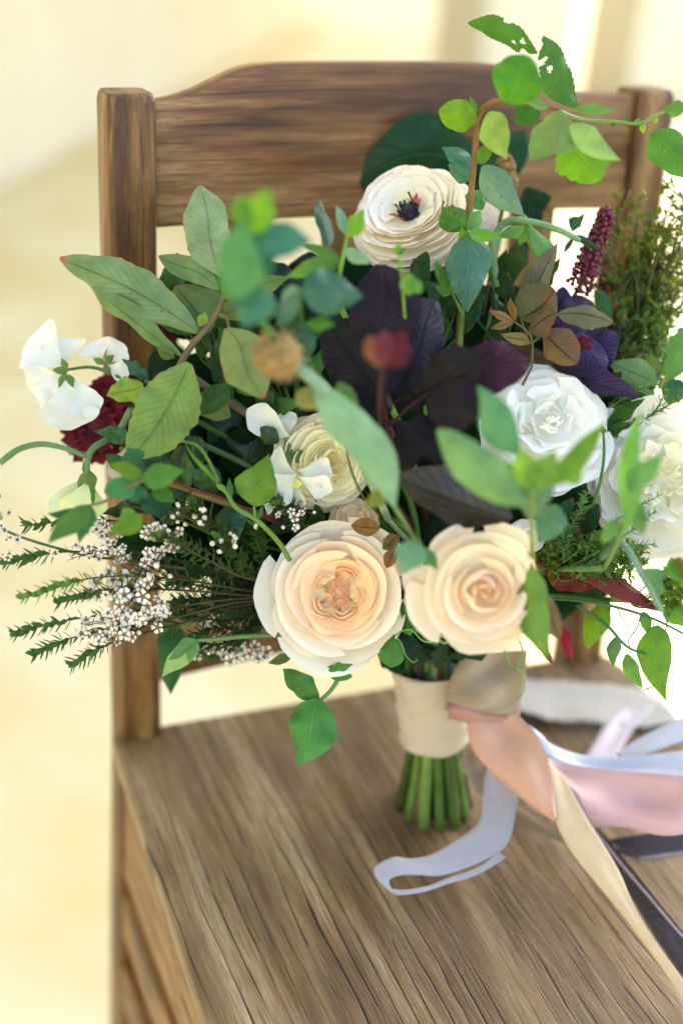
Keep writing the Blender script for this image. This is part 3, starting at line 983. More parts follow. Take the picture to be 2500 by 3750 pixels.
# pink-rimmed ranunculus with the black eye
fr = frame(1497, 778, .90, (-.30, .48, .83), 200)
RK = dict(ruff=.014, rk=5, q=1.5, p=.8, nu=17, curl=.06, drop=.12)
rings = [(1.0, -.36, 5, .75, RK), (1.05, -.22, 6, .62, RK), (1.05, -.09, 6, .62, RK), (1.01, .03, 6, .62, RK), (.95, .14, 6, .62, RK), (.88, .23, 6, .62, RK), (.81, .29, 6, .62, RK)]
outer = [(345, 1.22, .55, -.32, dict(curl=.02, ruff=.02)), (290, 1.08, .7, -.38, dict(ruff=.02)), (235, 1.05, .6, -.36, {}), (20, 1.18, .5, -.2, {})]
o = ring_flower('ranunculus', 'creamy ranunculus with pink petal rims and a black eye, before the top rail', 'ranunculus', fr, rings, 'pinkrim', (.94, .92, .82), (.94, .84, .64), outer=outer, jit=.03, z0=-.72, foot=True, cpow=1.5, heart=-.24, wob=2, spir=.03)
for R, z1, n_ in ((.76, .31, 6), (.64, .25, 6), (.5, .17, 5)):
    a0 = rng.random() * 6
    for k in range(n_):
        V, Fc, UV = petal(fr, a0 + k * 6.283 / n_ + rng.normal(0, .08), .68, .16, R * rng.uniform(.96, 1.04), -.04, z1 + rng.normal(0, .02), q=1.25, p=.85, ruff=.016, rk=6, curl=.03, nu=13)
        add('petal', V, Fc, M['pinkrim'], o, UV, np.array((.95, .88, .72)) * rng.uniform(.96, 1.02))
anth = []
for k in range(60):
    a, r = rng.random() * 6.28, .20 * math.sqrt(rng.random())
    p = fr[0] + fr[4] * (r * math.cos(a) * fr[1] + r * math.sin(a) * fr[2] + (.03 + .1 * rng.random()) * fr[3])
    anth.append(tube([p - fr[3] * fr[4] * .2, p, p + fr[4] * .06 * rng.normal(0, 1, 3)], [.0005, .0005, .0008], n=4, k=4))
V, Fc = blob(fr[0] - fr[3] * fr[4] * .02, fr[4] * .17, 12, 8)
ey = add('dark_eye', V, Fc, M['eye'], o)
V, Fc, UV = join(anth)
add('anthers', V, Fc, M['eye'], ey, UV, kind='stuff')
for a, l in ((200, .36), (240, .32), (20, .3), (50, .34)):
    q = math.radians(a)
    dr = math.cos(q) * fr[1] + math.sin(q) * fr[2]
    b = fr[0] + fr[4] * (dr * .15 + fr[3] * .0)
    V, Fc, UV = leaf(b, fr[0] + fr[4] * (dr * l + fr[3] * .20), fr[4] * .12, 'lance', up=fr[3], nu=3, nv=7)
    add('petal', V, Fc, M['petal'], o, UV, (.55, .06, .12), label='narrow pink inner petal')

# cream ranunculus half hidden by the pale leaf
fr = frame(1195, 1692, .885, (.30, -.05, .94), 165)
rings = [(1.02, -.3, 5, .75, RK), (1.05, -.12, 5, .75, RK), (1.0, .04, 5, .75, RK), (.92, .17, 5, .75, RK), (.82, .28, 5, .75, RK), (.7, .36, 5, .75, RK), (.57, .41, 4, .9, RK), (.44, .44, 4, .9, dict(RK, curl=-.03)), (.3, .46, 4, .9, dict(RK, curl=-.05)), (.16, .46, 3, 1.1, dict(RK, curl=-.04))]
ring_flower('ranunculus', 'cream yellow ranunculus tucked behind the pale mint leaf', 'ranunculus', fr, rings, 'pinkrim', (.92, .86, .62), (.92, .84, .48), jit=.04, z0=-.7, foot=True, heart=.1)
fr = frame(1300, 1905, .885, (.1, .5, .85), 95)
ring_flower('cream_rose', 'small cream rose peeping out between the open rose and the ranunculus', 'rose', fr, [(1.0, .0, 5, .7, {}), (.8, .2, 5, .7, {}), (.55, .3, 4, .8, {}), (.3, .3, 3, 1, {})], 'petal', (.86, .76, .5), (.88, .66, .4), jit=.05)

# small white rose heads deep in the bouquet
for x, y, d, R, lab in ((1762, 800, .955, 75, 'small pinkish white blossom behind the basil-like leaves'), (2270, 1275, .965, 110, 'white rose half hidden behind the plum leaves'), (1905, 1300, .94, 70, 'pale blush rose edge showing above the full white rose'), (1930, 1960, .86, 62, 'small white bud rose above the cupped peach rose')):
    fr = frame(x, y, d, (.1, .3, .9), R)
    ring_flower('small_rose', lab, 'rose', fr, [(1.05, -.1, 5, .7, {}), (.85, .15, 5, .68, {}), (.6, .3, 4, .8, {}), (.34, .34, 3, 1, {})], 'wpetal', (.86, .80, .70), (.88, .76, .62), jit=.06, heart=.1)

# sweet peas
def sweet_pea(label, petals, stems, mat='wpetal', calyx=(), foot=False, bind=None, sc=GM):
    lv = [Lf(*p[:5], k=p[6] if len(p) > 6 else 'fan', d=p[5], c=p[7] if len(p) > 7 else (.82, .81, .72), m=mat, n='petal', **(p[8] if len(p) > 8 else dict(wave=.22, wn=2.0, cup=.35, fold=0))) for p in petals]
    lv += [Lf(x, y, x2, y2, w, d=d, k='lance', c=(.16, .27, .06), n='sepal') for x, y, x2, y2, w, d in calyx]
    return sprig('sweet_pea', label, 'sweet pea', lv, stems, r=.0013, sc=sc, bind=bind, foot=foot)
sweet_pea('white sweet pea cluster with green calyces in front of the crimson ruffled flower', [
    (245, 1345, 90, 1270, 230, .90), (250, 1330, 230, 1240, 170, .905), (240, 1350, 110, 1430, 170, .895), (240, 1380, 245, 1575, 215, .89),
    (260, 1370, 160, 1500, 150, .90), (265, 1375, 345, 1530, 130, .893), (375, 1330, 330, 1255, 130, .905), (385, 1330, 460, 1265, 110, .905), (390, 1335, 475, 1370, 90, .90)],
    [[(470, 1400, .9), (400, 1365, .9), (330, 1345, .9), (240, 1355, .9)], [(400, 1365, .9), (385, 1335, .9)]],
    calyx=[(250, 1360, 190, 1355, 30, .889), (245, 1365, 215, 1420, 30, .889), (250, 1355, 225, 1310, 26, .889), (250, 1370, 270, 1420, 28, .889), (385, 1335, 340, 1310, 26, .898), (390, 1335, 395, 1370, 28, .898), (385, 1330, 420, 1300, 26, .898)], bind=(470, 1400, .9))
sweet_pea('pale cream sweet pea with folded petals beside the cream ranunculus', [
    (1090, 1735, 975, 1715, 150, .868), (1090, 1735, 985, 1820, 140, .864), (1085, 1720, 1215, 1745, 120, .866), (1085, 1740, 1215, 1800, 90, .862), (1085, 1745, 1040, 1850, 140, .869, 'fan', (.84, .84, .66)), (1085, 1750, 1090, 1785, 40, .862, 'fan', (.8, .72, .2))],
    [[(1075, 1700, .875), (1060, 1650, .88)]], calyx=[(1070, 1690, 1040, 1600, 34, .873), (1070, 1690, 1105, 1640, 34, .873), (1065, 1690, 1110, 1650, 40, .872), (1065, 1695, 1030, 1655, 40, .87)], bind=(1060, 1650, .885))
sweet_pea('single white sweet pea petal pair over dark ivy leaves beside the cream ranunculus', [
    (1065, 1600, 905, 1500, 120, .874, 'obov'), (1060, 1590, 1040, 1505, 80, .878, 'obov'), (1000, 1620, 1035, 1660, 60, .88), (970, 1850, 1000, 1830, 60, .878), (955, 1835, 1010, 1850, 70, .88)], [[(1065, 1600, .876), (1050, 1650, .89)]], bind=(1050, 1650, .89))
sweet_pea('hanging greenish white sweet pea under the hairy arching stem', [
    (325, 1735, 195, 1895, 110, .865, 'obov', (.72, .76, .52)), (320, 1760, 250, 1905, 110, .862, 'obov', (.70, .74, .36)), (335, 1770, 350, 1900, 80, .868, 'obov', (.66, .72, .3)), (460, 1640, 420, 1760, 90, .9, 'obov', (.78, .72, .62)), (455, 1680, 490, 1730, 70, .9, 'obov'), (430, 1690, 470, 1760, 50, .87, 'lance', (.7, .72, .3))],
    [], calyx=[(322, 1720, 290, 1800, 40, .861), (325, 1720, 345, 1800, 40, .86), (325, 1715, 300, 1720, 60, .862)], bind=(440, 1640, .9))
# hairy arching stem with seedling leaf
o = sprig('arching_stem', 'bristly green stem arching outwards over the cream background', 'stem',
          [Lf(325, 1770, 300, 1850, 36, .862, c=GY), Lf(330, 1760, 345, 1850, 30, .862, c=GM)],
          [([(0, 1695, .85), (70, 1645, .853), (150, 1626, .856), (235, 1640, .86), (318, 1672, .862)], .0020), ([(480, 1500, .885), (430, 1585, .875), (345, 1640, .865), (322, 1690, .862), (322, 1775, .862)], .0023)], sc=(.2, .34, .12), bind=(480, 1500, .885))
hr = []
X = catmull([at(0, 1695, .85), at(70, 1645, .853), at(150, 1626, .856), at(235, 1640, .86), at(318, 1672, .862)], 90)
for p in X:
    for _ in range(3):
        d = nrm(rng.normal(0, 1, 3))
        hr.append(tube([p, p + d * .0034], [.00013, .00004], n=2, k=3, cap=False))
V, Fc, UV = join(hr)
add('bristles', V, Fc, M['stem'], o, UV, (.4, .5, .3), kind='stuff')

# crimson ruffled flowers behind the sweet peas
for x, y, d, R, lab in ((350, 1560, .94, 130, 'dark crimson ruffled flower behind the white sweet peas'), (390, 1440, .945, 70, 'small dark red bloom above the crimson ruffled flower'), (640, 1580, .97, 85, 'deep red bloom glimpsed behind the olive leaf'), (590, 1215, 1.0, 70, 'deep red bloom half hidden under the grey-green photinia leaves')):
    fr = frame(x, y, d, (-.2, .2, .95), R)
    ring_flower('crimson_flower', lab, 'flower', fr, [(1.05, -.1, 6, .6, dict(ruff=.09, rk=9)), (.9, .1, 6, .6, dict(ruff=.1, rk=9)), (.7, .25, 6, .6, dict(ruff=.12, rk=9)), (.48, .32, 5, .6, dict(ruff=.12, rk=9)), (.25, .34, 4, .8, dict(ruff=.1, rk=9))], 'redpetal', (.20, .006, .02), (.12, .004, .012), jit=.09)

# pods and buds near the lens
o = sprig('scabiosa_pod', 'round tan seed pod on a thick pale green stem beside the plum leaves', 'seed pod', [], [([(1075, 1335, .735), (1140, 1385, .735), (1205, 1450, .74), (1280, 1600, .79), (1420, 1900, .87)], .0034)], sc=(.30, .44, .24), bind=(1420, 1900, .87))
c = at(1015, 1302, .73)
V, Fc = blob(c, .0118, 18, 12)
V = np.array([c + (v - c) * (1 + .07 * math.sin(37 * i)) for i, v in enumerate(V)])
ph_ = add('pod_head', V, Fc, M['tan'], o)
fz = [tube([c + d * .0108, c + d * .0148], [.0005, .0002], n=2, k=4) for d in (nrm(rng.normal(0, 1, 3)) for _ in range(160))]
V, Fc, UV = join(fz)
add('pod_bristles', V, Fc, M['tan'], ph_, UV, kind='stuff')
for k in range(9):
    a = 2 * math.pi * k / 9
    dr = nrm(RT * math.cos(a) + UP * math.sin(a))
    b = at(1060, 1325, .737)
    V, Fc, UV = leaf(b, b + dr * .013 + (at(1015, 1302, .73) - b) * .35, .005, 'lance', nu=3, nv=7)
    add('bract', V, Fc, M['leaf'], o, UV, GP)
sprig('red_shoot', 'pink and red young leaf buds over the plum leaves', 'young leaves',
      [Lf(1400, 1345, 1350, 1230, 82, .70, k='round', c=(.24, .075, .035), m='leaf'), Lf(1400, 1340, 1405, 1210, 70, .698, k='round', c=(.24, .03, .06), m='leaf'), Lf(1410, 1340, 1480, 1215, 80, .70, k='round', c=(.13, .005, .014), m='leaf'), Lf(1420, 1345, 1500, 1260, 70, .702, k='round', c=(.10, .004, .012), m='leaf')],
      [([(1400, 1345, .70), (1392, 1430, .73), (1390, 1520, .79), (1420, 1800, .87)], .0013)], sc=(.06, .02, .012), bind=(1420, 1800, .87))

# burgundy astilbe spike
def spike(name, label, pts, r0, r1, n, matn, size, c=None, cat='flower spike'):
    P = [at(*p) for p in pts]
    o = thing(name, label, cat, P[0])
    V, Fc = tube([*stem_pts(P[0])[::-1][1:], *P[1:]], .0014, n=24)
    add('stem', V, Fc, M['stem'], o, np.zeros((len(V), 2)), (.1, .1, .03))
    X = catmull(P, 50)
    pc = []
    for k in range(n):
        f = rng.random()
        i = int(f * 48)
        rad = (r0 + (r1 - r0) * f) * (1 if f < .92 else .6)
        d = nrm(rng.normal(0, 1, 3))
        pc.append(blob(X[i] + d * rad * rng.uniform(.75, 1.05), size * rng.uniform(.7, 1.3), 6, 4))
    V, Fc, UV = join(pc)
    add('florets', V, Fc, M[matn], o, UV, c, kind='stuff')
    return o
spike('astilbe_spike', 'burgundy beaded flower spike standing against the chair back', [(2125, 1040, .92), (2165, 930, .92), (2205, 830, .92), (2222, 765, .92)], .0088, .0046, 420, 'crimson', .0015)
spike('astilbe_spike', 'short burgundy flower spike among the mossy green plumes', [(2360, 1010, .96), (2410, 1010, .96), (2450, 1015, .96)], .006, .004, 120, 'crimson', .0018)
spike('astilbe_spike', 'dull pink flower tuft behind the pale hanging leaf', [(1850, 700, .95), (1860, 640, .95), (1850, 585, .95)], .007, .005, 150, 'tan', .002)
# ------------------------------------------------------------------ plum smoke-bush
sprig('smokebush_branch', 'dark plum round-leaved smoke bush branch in the middle of the bouquet', 'branch', [
    Lf(1400, 1300, 1395, 965, 270, .805, .80, 'round', (0.0211, 0.0093, 0.0155), 'plum', roll=5, bend=.05, wave=.06, fold=.1),
    Lf(1400, 1440, 1195, 1180, 270, .81, .81, 'round', (0.0087, 0.0081, 0.0174), 'plum', roll=-25, wave=.06, fold=.15),
    Lf(1440, 1440, 1600, 1095, 230, .81, .82, 'round', (0.0112, 0.0081, 0.0174), 'plum', roll=22, wave=.06, fold=.15),
    Lf(1640, 1400, 1940, 1320, 200, .80, .80, 'round', (0.0465, 0.0081, 0.0186), 'plum', roll=-12, bend=.1, wave=.1, fold=.1),
    Lf(1560, 1430, 1750, 1300, 200, .79, .775, 'round', (0.0174, 0.0112, 0.0112), 'plum', roll=10, fold=.1),
    Lf(1560, 1480, 1785, 1490, 190, .785, .775, 'round', (0.0161, 0.0099, 0.0099), 'plum', roll=-6, fold=.1),
    Lf(1500, 1540, 1680, 1690, 200, .79, .79, 'round', (0.0124, 0.0081, 0.0087), 'plum', roll=-8, fold=.1),
    Lf(1450, 1360, 1540, 1500, 170, .815, .81, 'round', (.012, .007, .010), 'plum', roll=20),
    Lf(1420, 1380, 1330, 1540, 170, .82, .82, 'round', (.010, .008, .014), 'plum', roll=-20),
    Lf(1400, 1530, 1250, 1560, 150, .83, .84, 'round', (.009, .007, .014), 'plum'),
    Lf(1420, 1540, 1500, 1720, 170, .83, .84, 'round', (.009, .008, .010), 'plum')],
    [([(1420, 1560, .82), (1400, 1480, .805), (1395, 1400, .80)], .0012), ([(1420, 1560, .82), (1500, 1490, .80), (1580, 1430, .80)], .0010)], sc=(.07, .02, .02), bind=(1420, 1560, .82))
sprig('plum_leaf', 'single big blackish plum leaf lying above the cupped peach rose', 'leaf', [
    Lf(1870, 1900, 1452, 1745, 235, .785, .79, 'oblong', (.007, .007, .015), 'inky', roll=-28, bend=.07, fold=.3, wave=.06)], [], r=.0012, sc=(.06, .02, .03), bind=(1870, 1895, .80))
sprig('smokebush_branch', 'violet smoke bush leaves tucked under the bronze leaves', 'branch', [
    Lf(2060, 1330, 2345, 1470, 120, .90, .885, 'lance', VI, 'plum', roll=35, bend=.08, fold=.35), Lf(2110, 1220, 2200, 1375, 130, .90, .89, 'round', VI, 'plum', roll=-20), Lf(2130, 1230, 2235, 1330, 170, .91, .9, 'round', VI, 'plum'),
    Lf(2050, 1200, 2170, 1105, 150, .91, .92, 'round', (.06, .03, .07), 'plum'), Lf(2040, 1190, 2060, 1050, 90, .92, .92, 'round', VI, 'plum'), Lf(2030, 1200, 2080, 1180, 90, .90, .9, 'round', (.05, .02, .07), 'plum'),
    Lf(2130, 1230, 2150, 1290, 70, .895, .895, 'round', (.16, .012, .02), 'plum'), Lf(1990, 1290, 2160, 1390, 90, .905, .90, 'oblong', (.05, .022, .02), 'plum', roll=-30), Lf(1830, 1270, 2060, 1330, 60, .89, .89, 'lance', (.07, .05, .02), 'plum')],
    [([(1990, 1400, .92), (2060, 1250, .91), (2100, 1220, .905)], .0012)], sc=(.1, .02, .03), bind=(1990, 1400, .92))

# bronze leaves
BZ = dict(m='bronze')
sprig('bronze_sprig', 'coppery bronze compound leaves with fine dark veins above the white rose', 'sprig', [
    Lf(1905, 1165, 2058, 885, 118, .872, .885, 'lance', BR, side=-.04, roll=30, fold=.3, bend=.02, ser=.08, **BZ), Lf(1905, 1165, 2030, 1062, 175, .87, .865, 'round', BR, fold=.5, roll=15, side=.1, **BZ),
    Lf(1935, 1210, 2030, 1150, 110, .868, .86, 'oblong', BR2, fold=.3, roll=-35, **BZ), Lf(2040, 1150, 2245, 1178, 95, .868, .862, 'oblong', (.20, .19, .09), side=-.05, fold=.35, roll=-30, **BZ),
    Lf(1990, 1212, 2112, 1332, 135, .866, .86, 'oblong', BR2, side=.03, fold=.35, roll=12, **BZ),
    Lf(1882, 1178, 1785, 1138, 34, .868, .866, 'lance', (.36, .20, .05), **BZ), Lf(1884, 1176, 1866, 1086, 32, .868, .866, 'lance', (.36, .18, .05), **BZ), Lf(1880, 1182, 1793, 1204, 30, .868, .866, 'lance', (.34, .20, .05), **BZ),
    Lf(1946, 1258, 1830, 1222, 48, .87, .866, 'lance', (.30, .22, .06), **BZ)],
    [([(1945, 1345, .875), (1948, 1258, .87), (1930, 1215, .868), (1882, 1178, .868)], .0008), ([(1948, 1258, .87), (1990, 1212, .867), (2040, 1150, .868)], .0007), ([(1930, 1240, .87), (1905, 1165, .87)], .0007)], r=.0008, sc=(.2, .16, .05), bind=(1945, 1345, .875))

# ------------------------------------------------------------------ left branch, red-margined leaves
RM = dict(m='redleaf')
sprig('photinia_branch', 'grey-green leafy branch with red leaf tips reaching out over the sweet peas', 'branch', [
    Lf(722, 1213, 208, 945, 165, .865, .872, 'oblong', (.24, .33, .19), side=.05, roll=-10, bend=.05, fold=.15, wave=.28, wn=3.2, ser=.08, **RM),
    Lf(665, 1305, 272, 1026, 105, .868, .885, 'oblong', (.17, .25, .11), side=.09, roll=-40, fold=.4, wave=.25, **RM),
    Lf(810, 1010, 735, 670, 180, .868, .872, 'oblong', (.36, .42, .24), side=-.03, roll=12, fold=.2, wave=.2, ser=.07, **RM),
    Lf(760, 1220, 645, 1045, 210, .875, .885, 'oblong', (.17, .22, .08), roll=8, **RM),
    Lf(695, 1330, 478, 1685, 235, .85, .845, 'oblong', (.25, .33, .09), side=-.05, roll=6, bend=.04, fold=.14, wave=.2, wn=3, ser=.1, **RM),
    Lf(800, 1060, 585, 938, 95, .87, .885, 'oblong', (.24, .34, .18), side=.06, roll=-12, **RM),
    Lf(800, 1160, 1000, 1080, 105, .87, .865, 'oblong', (.15, .19, .06), roll=20, **RM), Lf(810, 1090, 1070, 1010, 90, .86, .845, 'lance', (.15, .22, .07), roll=-20, **RM),
    Lf(830, 1200, 960, 1440, 190, .84, .80, 'oblong', (.27, .31, .11), roll=-12, fold=.2, **RM), Lf(720, 1450, 845, 1525, 110, .875, .88, 'oblong', (.2, .22, .06), **RM),
    Lf(640, 1310, 575, 1275, 50, .868, .868, 'lance', GO, **RM), Lf(730, 1195, 755, 1140, 40, .862, .862, 'lance', GY)],
    [([(655, 1345, .87), (700, 1270, .868), (770, 1185, .866), (815, 1100, .866), (830, 1000, .868)], .0022), ([(800, 1150, .866), (830, 1165, .86), (840, 1210, .845)], .0011)], r=.0022, sc=(.24, .17, .09), bind=(655, 1345, .87), foot=True)
sprig('small_branch', 'yellow-green curled leaves beside the white sweet pea cluster', 'branch', [
    Lf(525, 1410, 388, 1455, 105, .88, .885, 'ovate', GY, m='redleaf', roll=-15, wave=.3), Lf(545, 1385, 448, 1312, 60, .885, .885, 'ovate', GT, m='gloss', roll=35, wave=.3), Lf(560, 1420, 640, 1340, 70, .9, .9, 'ovate', GD), Lf(545, 1425, 520, 1500, 70, .9, .9, 'ovate', GM)],
    [[(600, 1470, .9), (560, 1410, .885), (530, 1395, .883)]], bind=(600, 1470, .9))
sprig('bark_twig', 'short upright brown twig below the olive leaf', 'twig', [], [([(605, 1700, .885), (600, 1560, .885)], .0028), ([(605, 1700, .885), (640, 1780, .9)], .0022)], sc=(.22, .13, .03), bind=(640, 1780, .9))

# ------------------------------------------------------------------ blurred sprays close to the lens
sprig('leafy_spray', 'lime and teal leaved spray standing up between photinia leaves and tan seed pod', 'branch', [
    Lf(905, 860, 990, 685, 120, .665, .655, 'lance', GL, 'lime'), Lf(900, 850, 880, 705, 80, .66, .66, 'lance', GL, 'lime'), Lf(905, 870, 1145, 885, 160, .67, .67, 'ovate', (.05, .17, .12), 'gloss', roll=-20), Lf(870, 1090, 890, 800, 170, .66, .655, 'ovate', (.12, .28, .10)),
    Lf(960, 1050, 890, 1200, 165, .68, .68, 'ovate', (.06, .19, .12), 'gloss'), Lf(880, 1080, 800, 1000, 100, .67, .67, 'ovate', (.12, .26, .05)), Lf(900, 1000, 1010, 940, 110, .67, .67, 'ovate', (.05, .15, .06))],
    [([(1000, 1240, .72), (930, 1120, .69), (895, 980, .67), (900, 860, .665)], .0018)], sc=GM, bind=(1000, 1240, .72))
sprig('leaf_pair', 'smooth teal-green leaf pair beside the topmost plum leaf', 'branch', [
    Lf(1105, 1060, 1325, 1085, 175, .725, .74, 'ovate', (.045, .15, .08), 'gloss', roll=-12), Lf(1090, 1080, 1010, 1200, 70, .73, .74, 'ovate', (.1, .22, .18), 'gloss'), Lf(1090, 1050, 1030, 1120, 60, .73, .74, 'ovate', (.16, .28, .24), 'gloss'), Lf(1120, 1180, 1230, 1190, 55, .75, .75, 'lance', (.12, .3, .05), 'lime'), Lf(1110, 1180, 1120, 1330, 90, .76, .77, 'ovate', (.04, .13, .09), 'gloss')],
    [([(1130, 1330, .80), (1105, 1200, .76), (1100, 1060, .725)], .0013)], bind=(1130, 1330, .80))
sprig('young_shoot', 'fresh shoot with thin grey and lime leaves beside the black-eyed ranunculus', 'shoot', [
    Lf(1195, 910, 1168, 738, 62, .81, .83, 'oblong', (.03, .10, .05), 'gloss', roll=25), Lf(1270, 860, 1232, 755, 38, .80, .80, 'oblong', (.2, .32, .28), 'gloss'), Lf(1272, 870, 1335, 765, 66, .795, .79, 'lance', (.25, .46, .05), 'lime'), Lf(1265, 910, 1352, 965, 58, .79, .79, 'oblong', (.24, .36, .30), 'gloss'), Lf(1245, 940, 1040, 1015, 70, .795, .80, 'lance', (.16, .30, .06), 'lime'), Lf(1240, 930, 1100, 900, 40, .8, .8, 'lance', (.14, .28, .06), 'lime'), Lf(1250, 945, 1180, 1000, 40, .8, .8, 'lance', (.1, .22, .05))],
    [([(1235, 1100, .83), (1245, 1000, .80), (1258, 930, .797), (1275, 850, .797)], .0013)], sc=(.22, .38, .06), bind=(1235, 1100, .83))
sprig('young_shoot', 'lime shoot tip poking up in front of the pale ranunculus', 'shoot', [Lf(1455, 930, 1462, 890, 34, .76, .76, 'ovate', GL, 'lime'), Lf(1500, 1080, 1495, 1000, 62, .76, .76, 'round', (.24, .44, .08), 'lime'), Lf(1500, 1060, 1540, 1030, 60, .76, .76, 'round', (.2, .4, .08), 'lime')],
      [([(1470, 1010, .78), (1462, 960, .765), (1457, 920, .76)], .0009), ([(1480, 1150, .80), (1470, 1010, .78)], .0009)], r=.0009, sc=GL, bind=(1480, 1150, .80))
sprig('mint_leaf', 'long pale mint leaf with yellow tip hanging in front of the cream ranunculus', 'leaf', [
    Lf(1150, 1395, 1450, 1850, 158, .735, .735, 'oblong', (.30, .43, .27), side=-.07, roll=-10, bend=.03, fold=.15, wave=.08), Lf(1240, 1400, 1305, 1570, 80, .75, .76, 'ovate', (.15, .27, .08)), Lf(1090, 1430, 1170, 1500, 90, .75, .75, 'ovate', (.3, .26, .08)), Lf(1420, 1790, 1330, 1870, 60, .74, .74, 'ovate', (.34, .32, .06), 'lime')],
    [([(1560, 2060, .80), (1490, 1930, .77), (1380, 1760, .757), (1240, 1570, .752), (1150, 1395, .737)], .0013)], r=.0014, sc=(.2, .26, .08), bind=(1560, 2060, .82))
sprig('mint_leaf', 'blue-green rounded leaf between the open rose and the cupped rose', 'leaf', [
    Lf(1530, 1985, 1475, 2100, 120, .75, .75, 'ovate', (.14, .27, .19)), Lf(1545, 2000, 1600, 2090, 50, .77, .77, 'lance', (.1, .2, .08)), Lf(1390, 1935, 1285, 1925, 70, .855, .86, 'oblong', (.26, .13, .03), 'bronze'), Lf(1460, 1960, 1400, 2010, 60, .855, .855, 'oblong', (.2, .13, .03), 'bronze'), Lf(1445, 2010, 1415, 2080, 50, .85, .85, 'oblong', (.28, .14, .04), 'bronze')],
    [([(1560, 2080, .82), (1530, 1985, .75), (1440, 1900, .78)], .0012)], bind=(1560, 2080, .82))
sprig('mint_spray', 'mint-green spray of broad leaves in front of the full white rose', 'branch', [
    Lf(1910, 1850, 1600, 1575, 165, .715, .715, 'oblong', (.21, .36, .16), roll=-10, side=-.02, wave=.08), Lf(1905, 1670, 1750, 1408, 140, .72, .72, 'lance', (.13, .28, .13), side=-.06, roll=12), Lf(1985, 1790, 2220, 1540, 90, .715, .72, 'lance', (.20, .36, .04), 'lime', side=.04),
    Lf(1950, 1790, 1905, 1640, 120, .715, .71, 'ovate', (.28, .46, .08), 'lime'), Lf(1950, 1790, 2030, 1650, 110, .715, .71, 'ovate', (.26, .44, .08), 'lime'), Lf(1960, 1720, 1940, 1905, 150, .73, .74, 'ovate', (.15, .24, .17)), Lf(1900, 1790, 1850, 1690, 90, .72, .72, 'ovate', (.24, .38, .14)), Lf(2040, 1850, 1970, 1990, 120, .77, .77, 'ovate', (.12, .24, .15)), Lf(2060, 1760, 2130, 1690, 100, .73, .72, 'ovate', (.2, .36, .1), 'lime')],
    [([(1950, 2060, .80), (1945, 1930, .75), (1950, 1790, .715)], .0014), ([(1950, 1850, .73), (1850, 1800, .715)], .001)], sc=(.2, .33, .07), bind=(1950, 2060, .80))
sprig('mint_spray', 'upright green leaf shoots in front of the white peony', 'branch', [
    Lf(2285, 1960, 2345, 1495, 85, .745, .74, 'lance', (.17, .34, .08), side=-.03), Lf(2300, 1800, 2420, 1660, 90, .74, .74, 'ovate', (.14, .28, .09)), Lf(2310, 1830, 2350, 1960, 80, .75, .75, 'ovate', (.12, .24, .08)), Lf(2270, 1900, 2200, 1990, 60, .75, .75, 'lance', (.16, .3, .08))],
    [([(2210, 2080, .82), (2270, 1960, .765), (2300, 1830, .745)], .0016)], sc=(.2, .34, .1), bind=(2210, 2080, .82))
sprig('grass_stem', 'thin bowed green stem between the white rose and the peony', 'stem', [Lf(2210, 1590, 2205, 1560, 24, .86, .86, 'lance', GM)], [([(2170, 1850, .86), (2195, 1770, .86), (2210, 1670, .86), (2208, 1580, .86)], .0011)], r=.0011, sc=GM, bind=(2170, 1850, .86))
sprig('grass_stem', 'thin dark green stem crossing the pale mint leaf', 'stem', [], [([(1240, 1510, .80), (1275, 1680, .82), (1300, 1760, .83), (1335, 1830, .85)], .0008)], r=.0008, sc=(.1, .16, .03), bind=(1335, 1830, .86))

# ------------------------------------------------------------------ vine above the ranunculus
sprig('honeysuckle_vine', 'tall orange-stemmed vine with lime and chewed leaves above the chair rail', 'vine', [
    Lf(1745, 445, 1608, 405, 118, .85, .845, 'round', (.24, .40, .03), 'lime', roll=-15), Lf(1855, 378, 1930, 205, 190, .81, .80, 'round', (.09, .26, .02), 'lime', fold=.1, roll=6), Lf(1965, 195, 1708, 88, 95, .87, .88, 'oblong', (.08, .19, .03), side=.08, roll=-25, wave=.2, ser=.1, nu=27, nv=70, holes=[(.02, .17, .26, .06), (.66, .22, .11, .035), (.4, .33, .07, .03), (1.0, .5, .12, .04)]),
    Lf(2112, 400, 1988, 138, 120, .865, .875, 'oblong', (.09, .22, .03), side=-.08, roll=18, wave=.15, ser=.1, nu=27, nv=70, holes=[(.0, .70, .34, .05), (.36, .56, .1, .045), (.0, .9, .2, .05)]), Lf(1790, 410, 1855, 580, 118, .84, .835, 'ovate', (.33, .42, .12), 'lime', side=.06), Lf(2055, 408, 1940, 592, 165, .82, .81, 'ovate', (.33, .44, .14), 'lime', side=-.06, fold=.3), Lf(2085, 460, 2265, 585, 92, .81, .80, 'ovate', (.36, .5, .25), 'lime', side=.03),
    Lf(2080, 490, 2190, 665, 190, .83, .83, 'round', (.22, .42, .03), 'lime', ser=.15, ns=7), Lf(2100, 400, 2250, 406, 44, .83, .83, 'lance', (.2, .36, .14), 'lime'), Lf(1965, 380, 1880, 450, 105, .87, .88, 'ovate', (.05, .16, .03)), Lf(2010, 395, 1900, 355, 40, .83, .83, 'lance', (.26, .4, .2), 'lime'), Lf(1740, 440, 1720, 350, 36, .85, .85, 'lance', (.2, .36, .03), 'lime'),
    Lf(1755, 600, 1790, 520, 60, .86, .86, 'ovate', (.2, .36, .04), 'lime')],
    [([(1705, 830, .872), (1722, 720, .868), (1738, 560, .862), (1745, 440, .855), (1790, 380, .845), (1880, 370, .84), (2040, 400, .84)], .0021)], r=.0019, sc=(.30, .15, .035), bind=(1705, 830, .872))
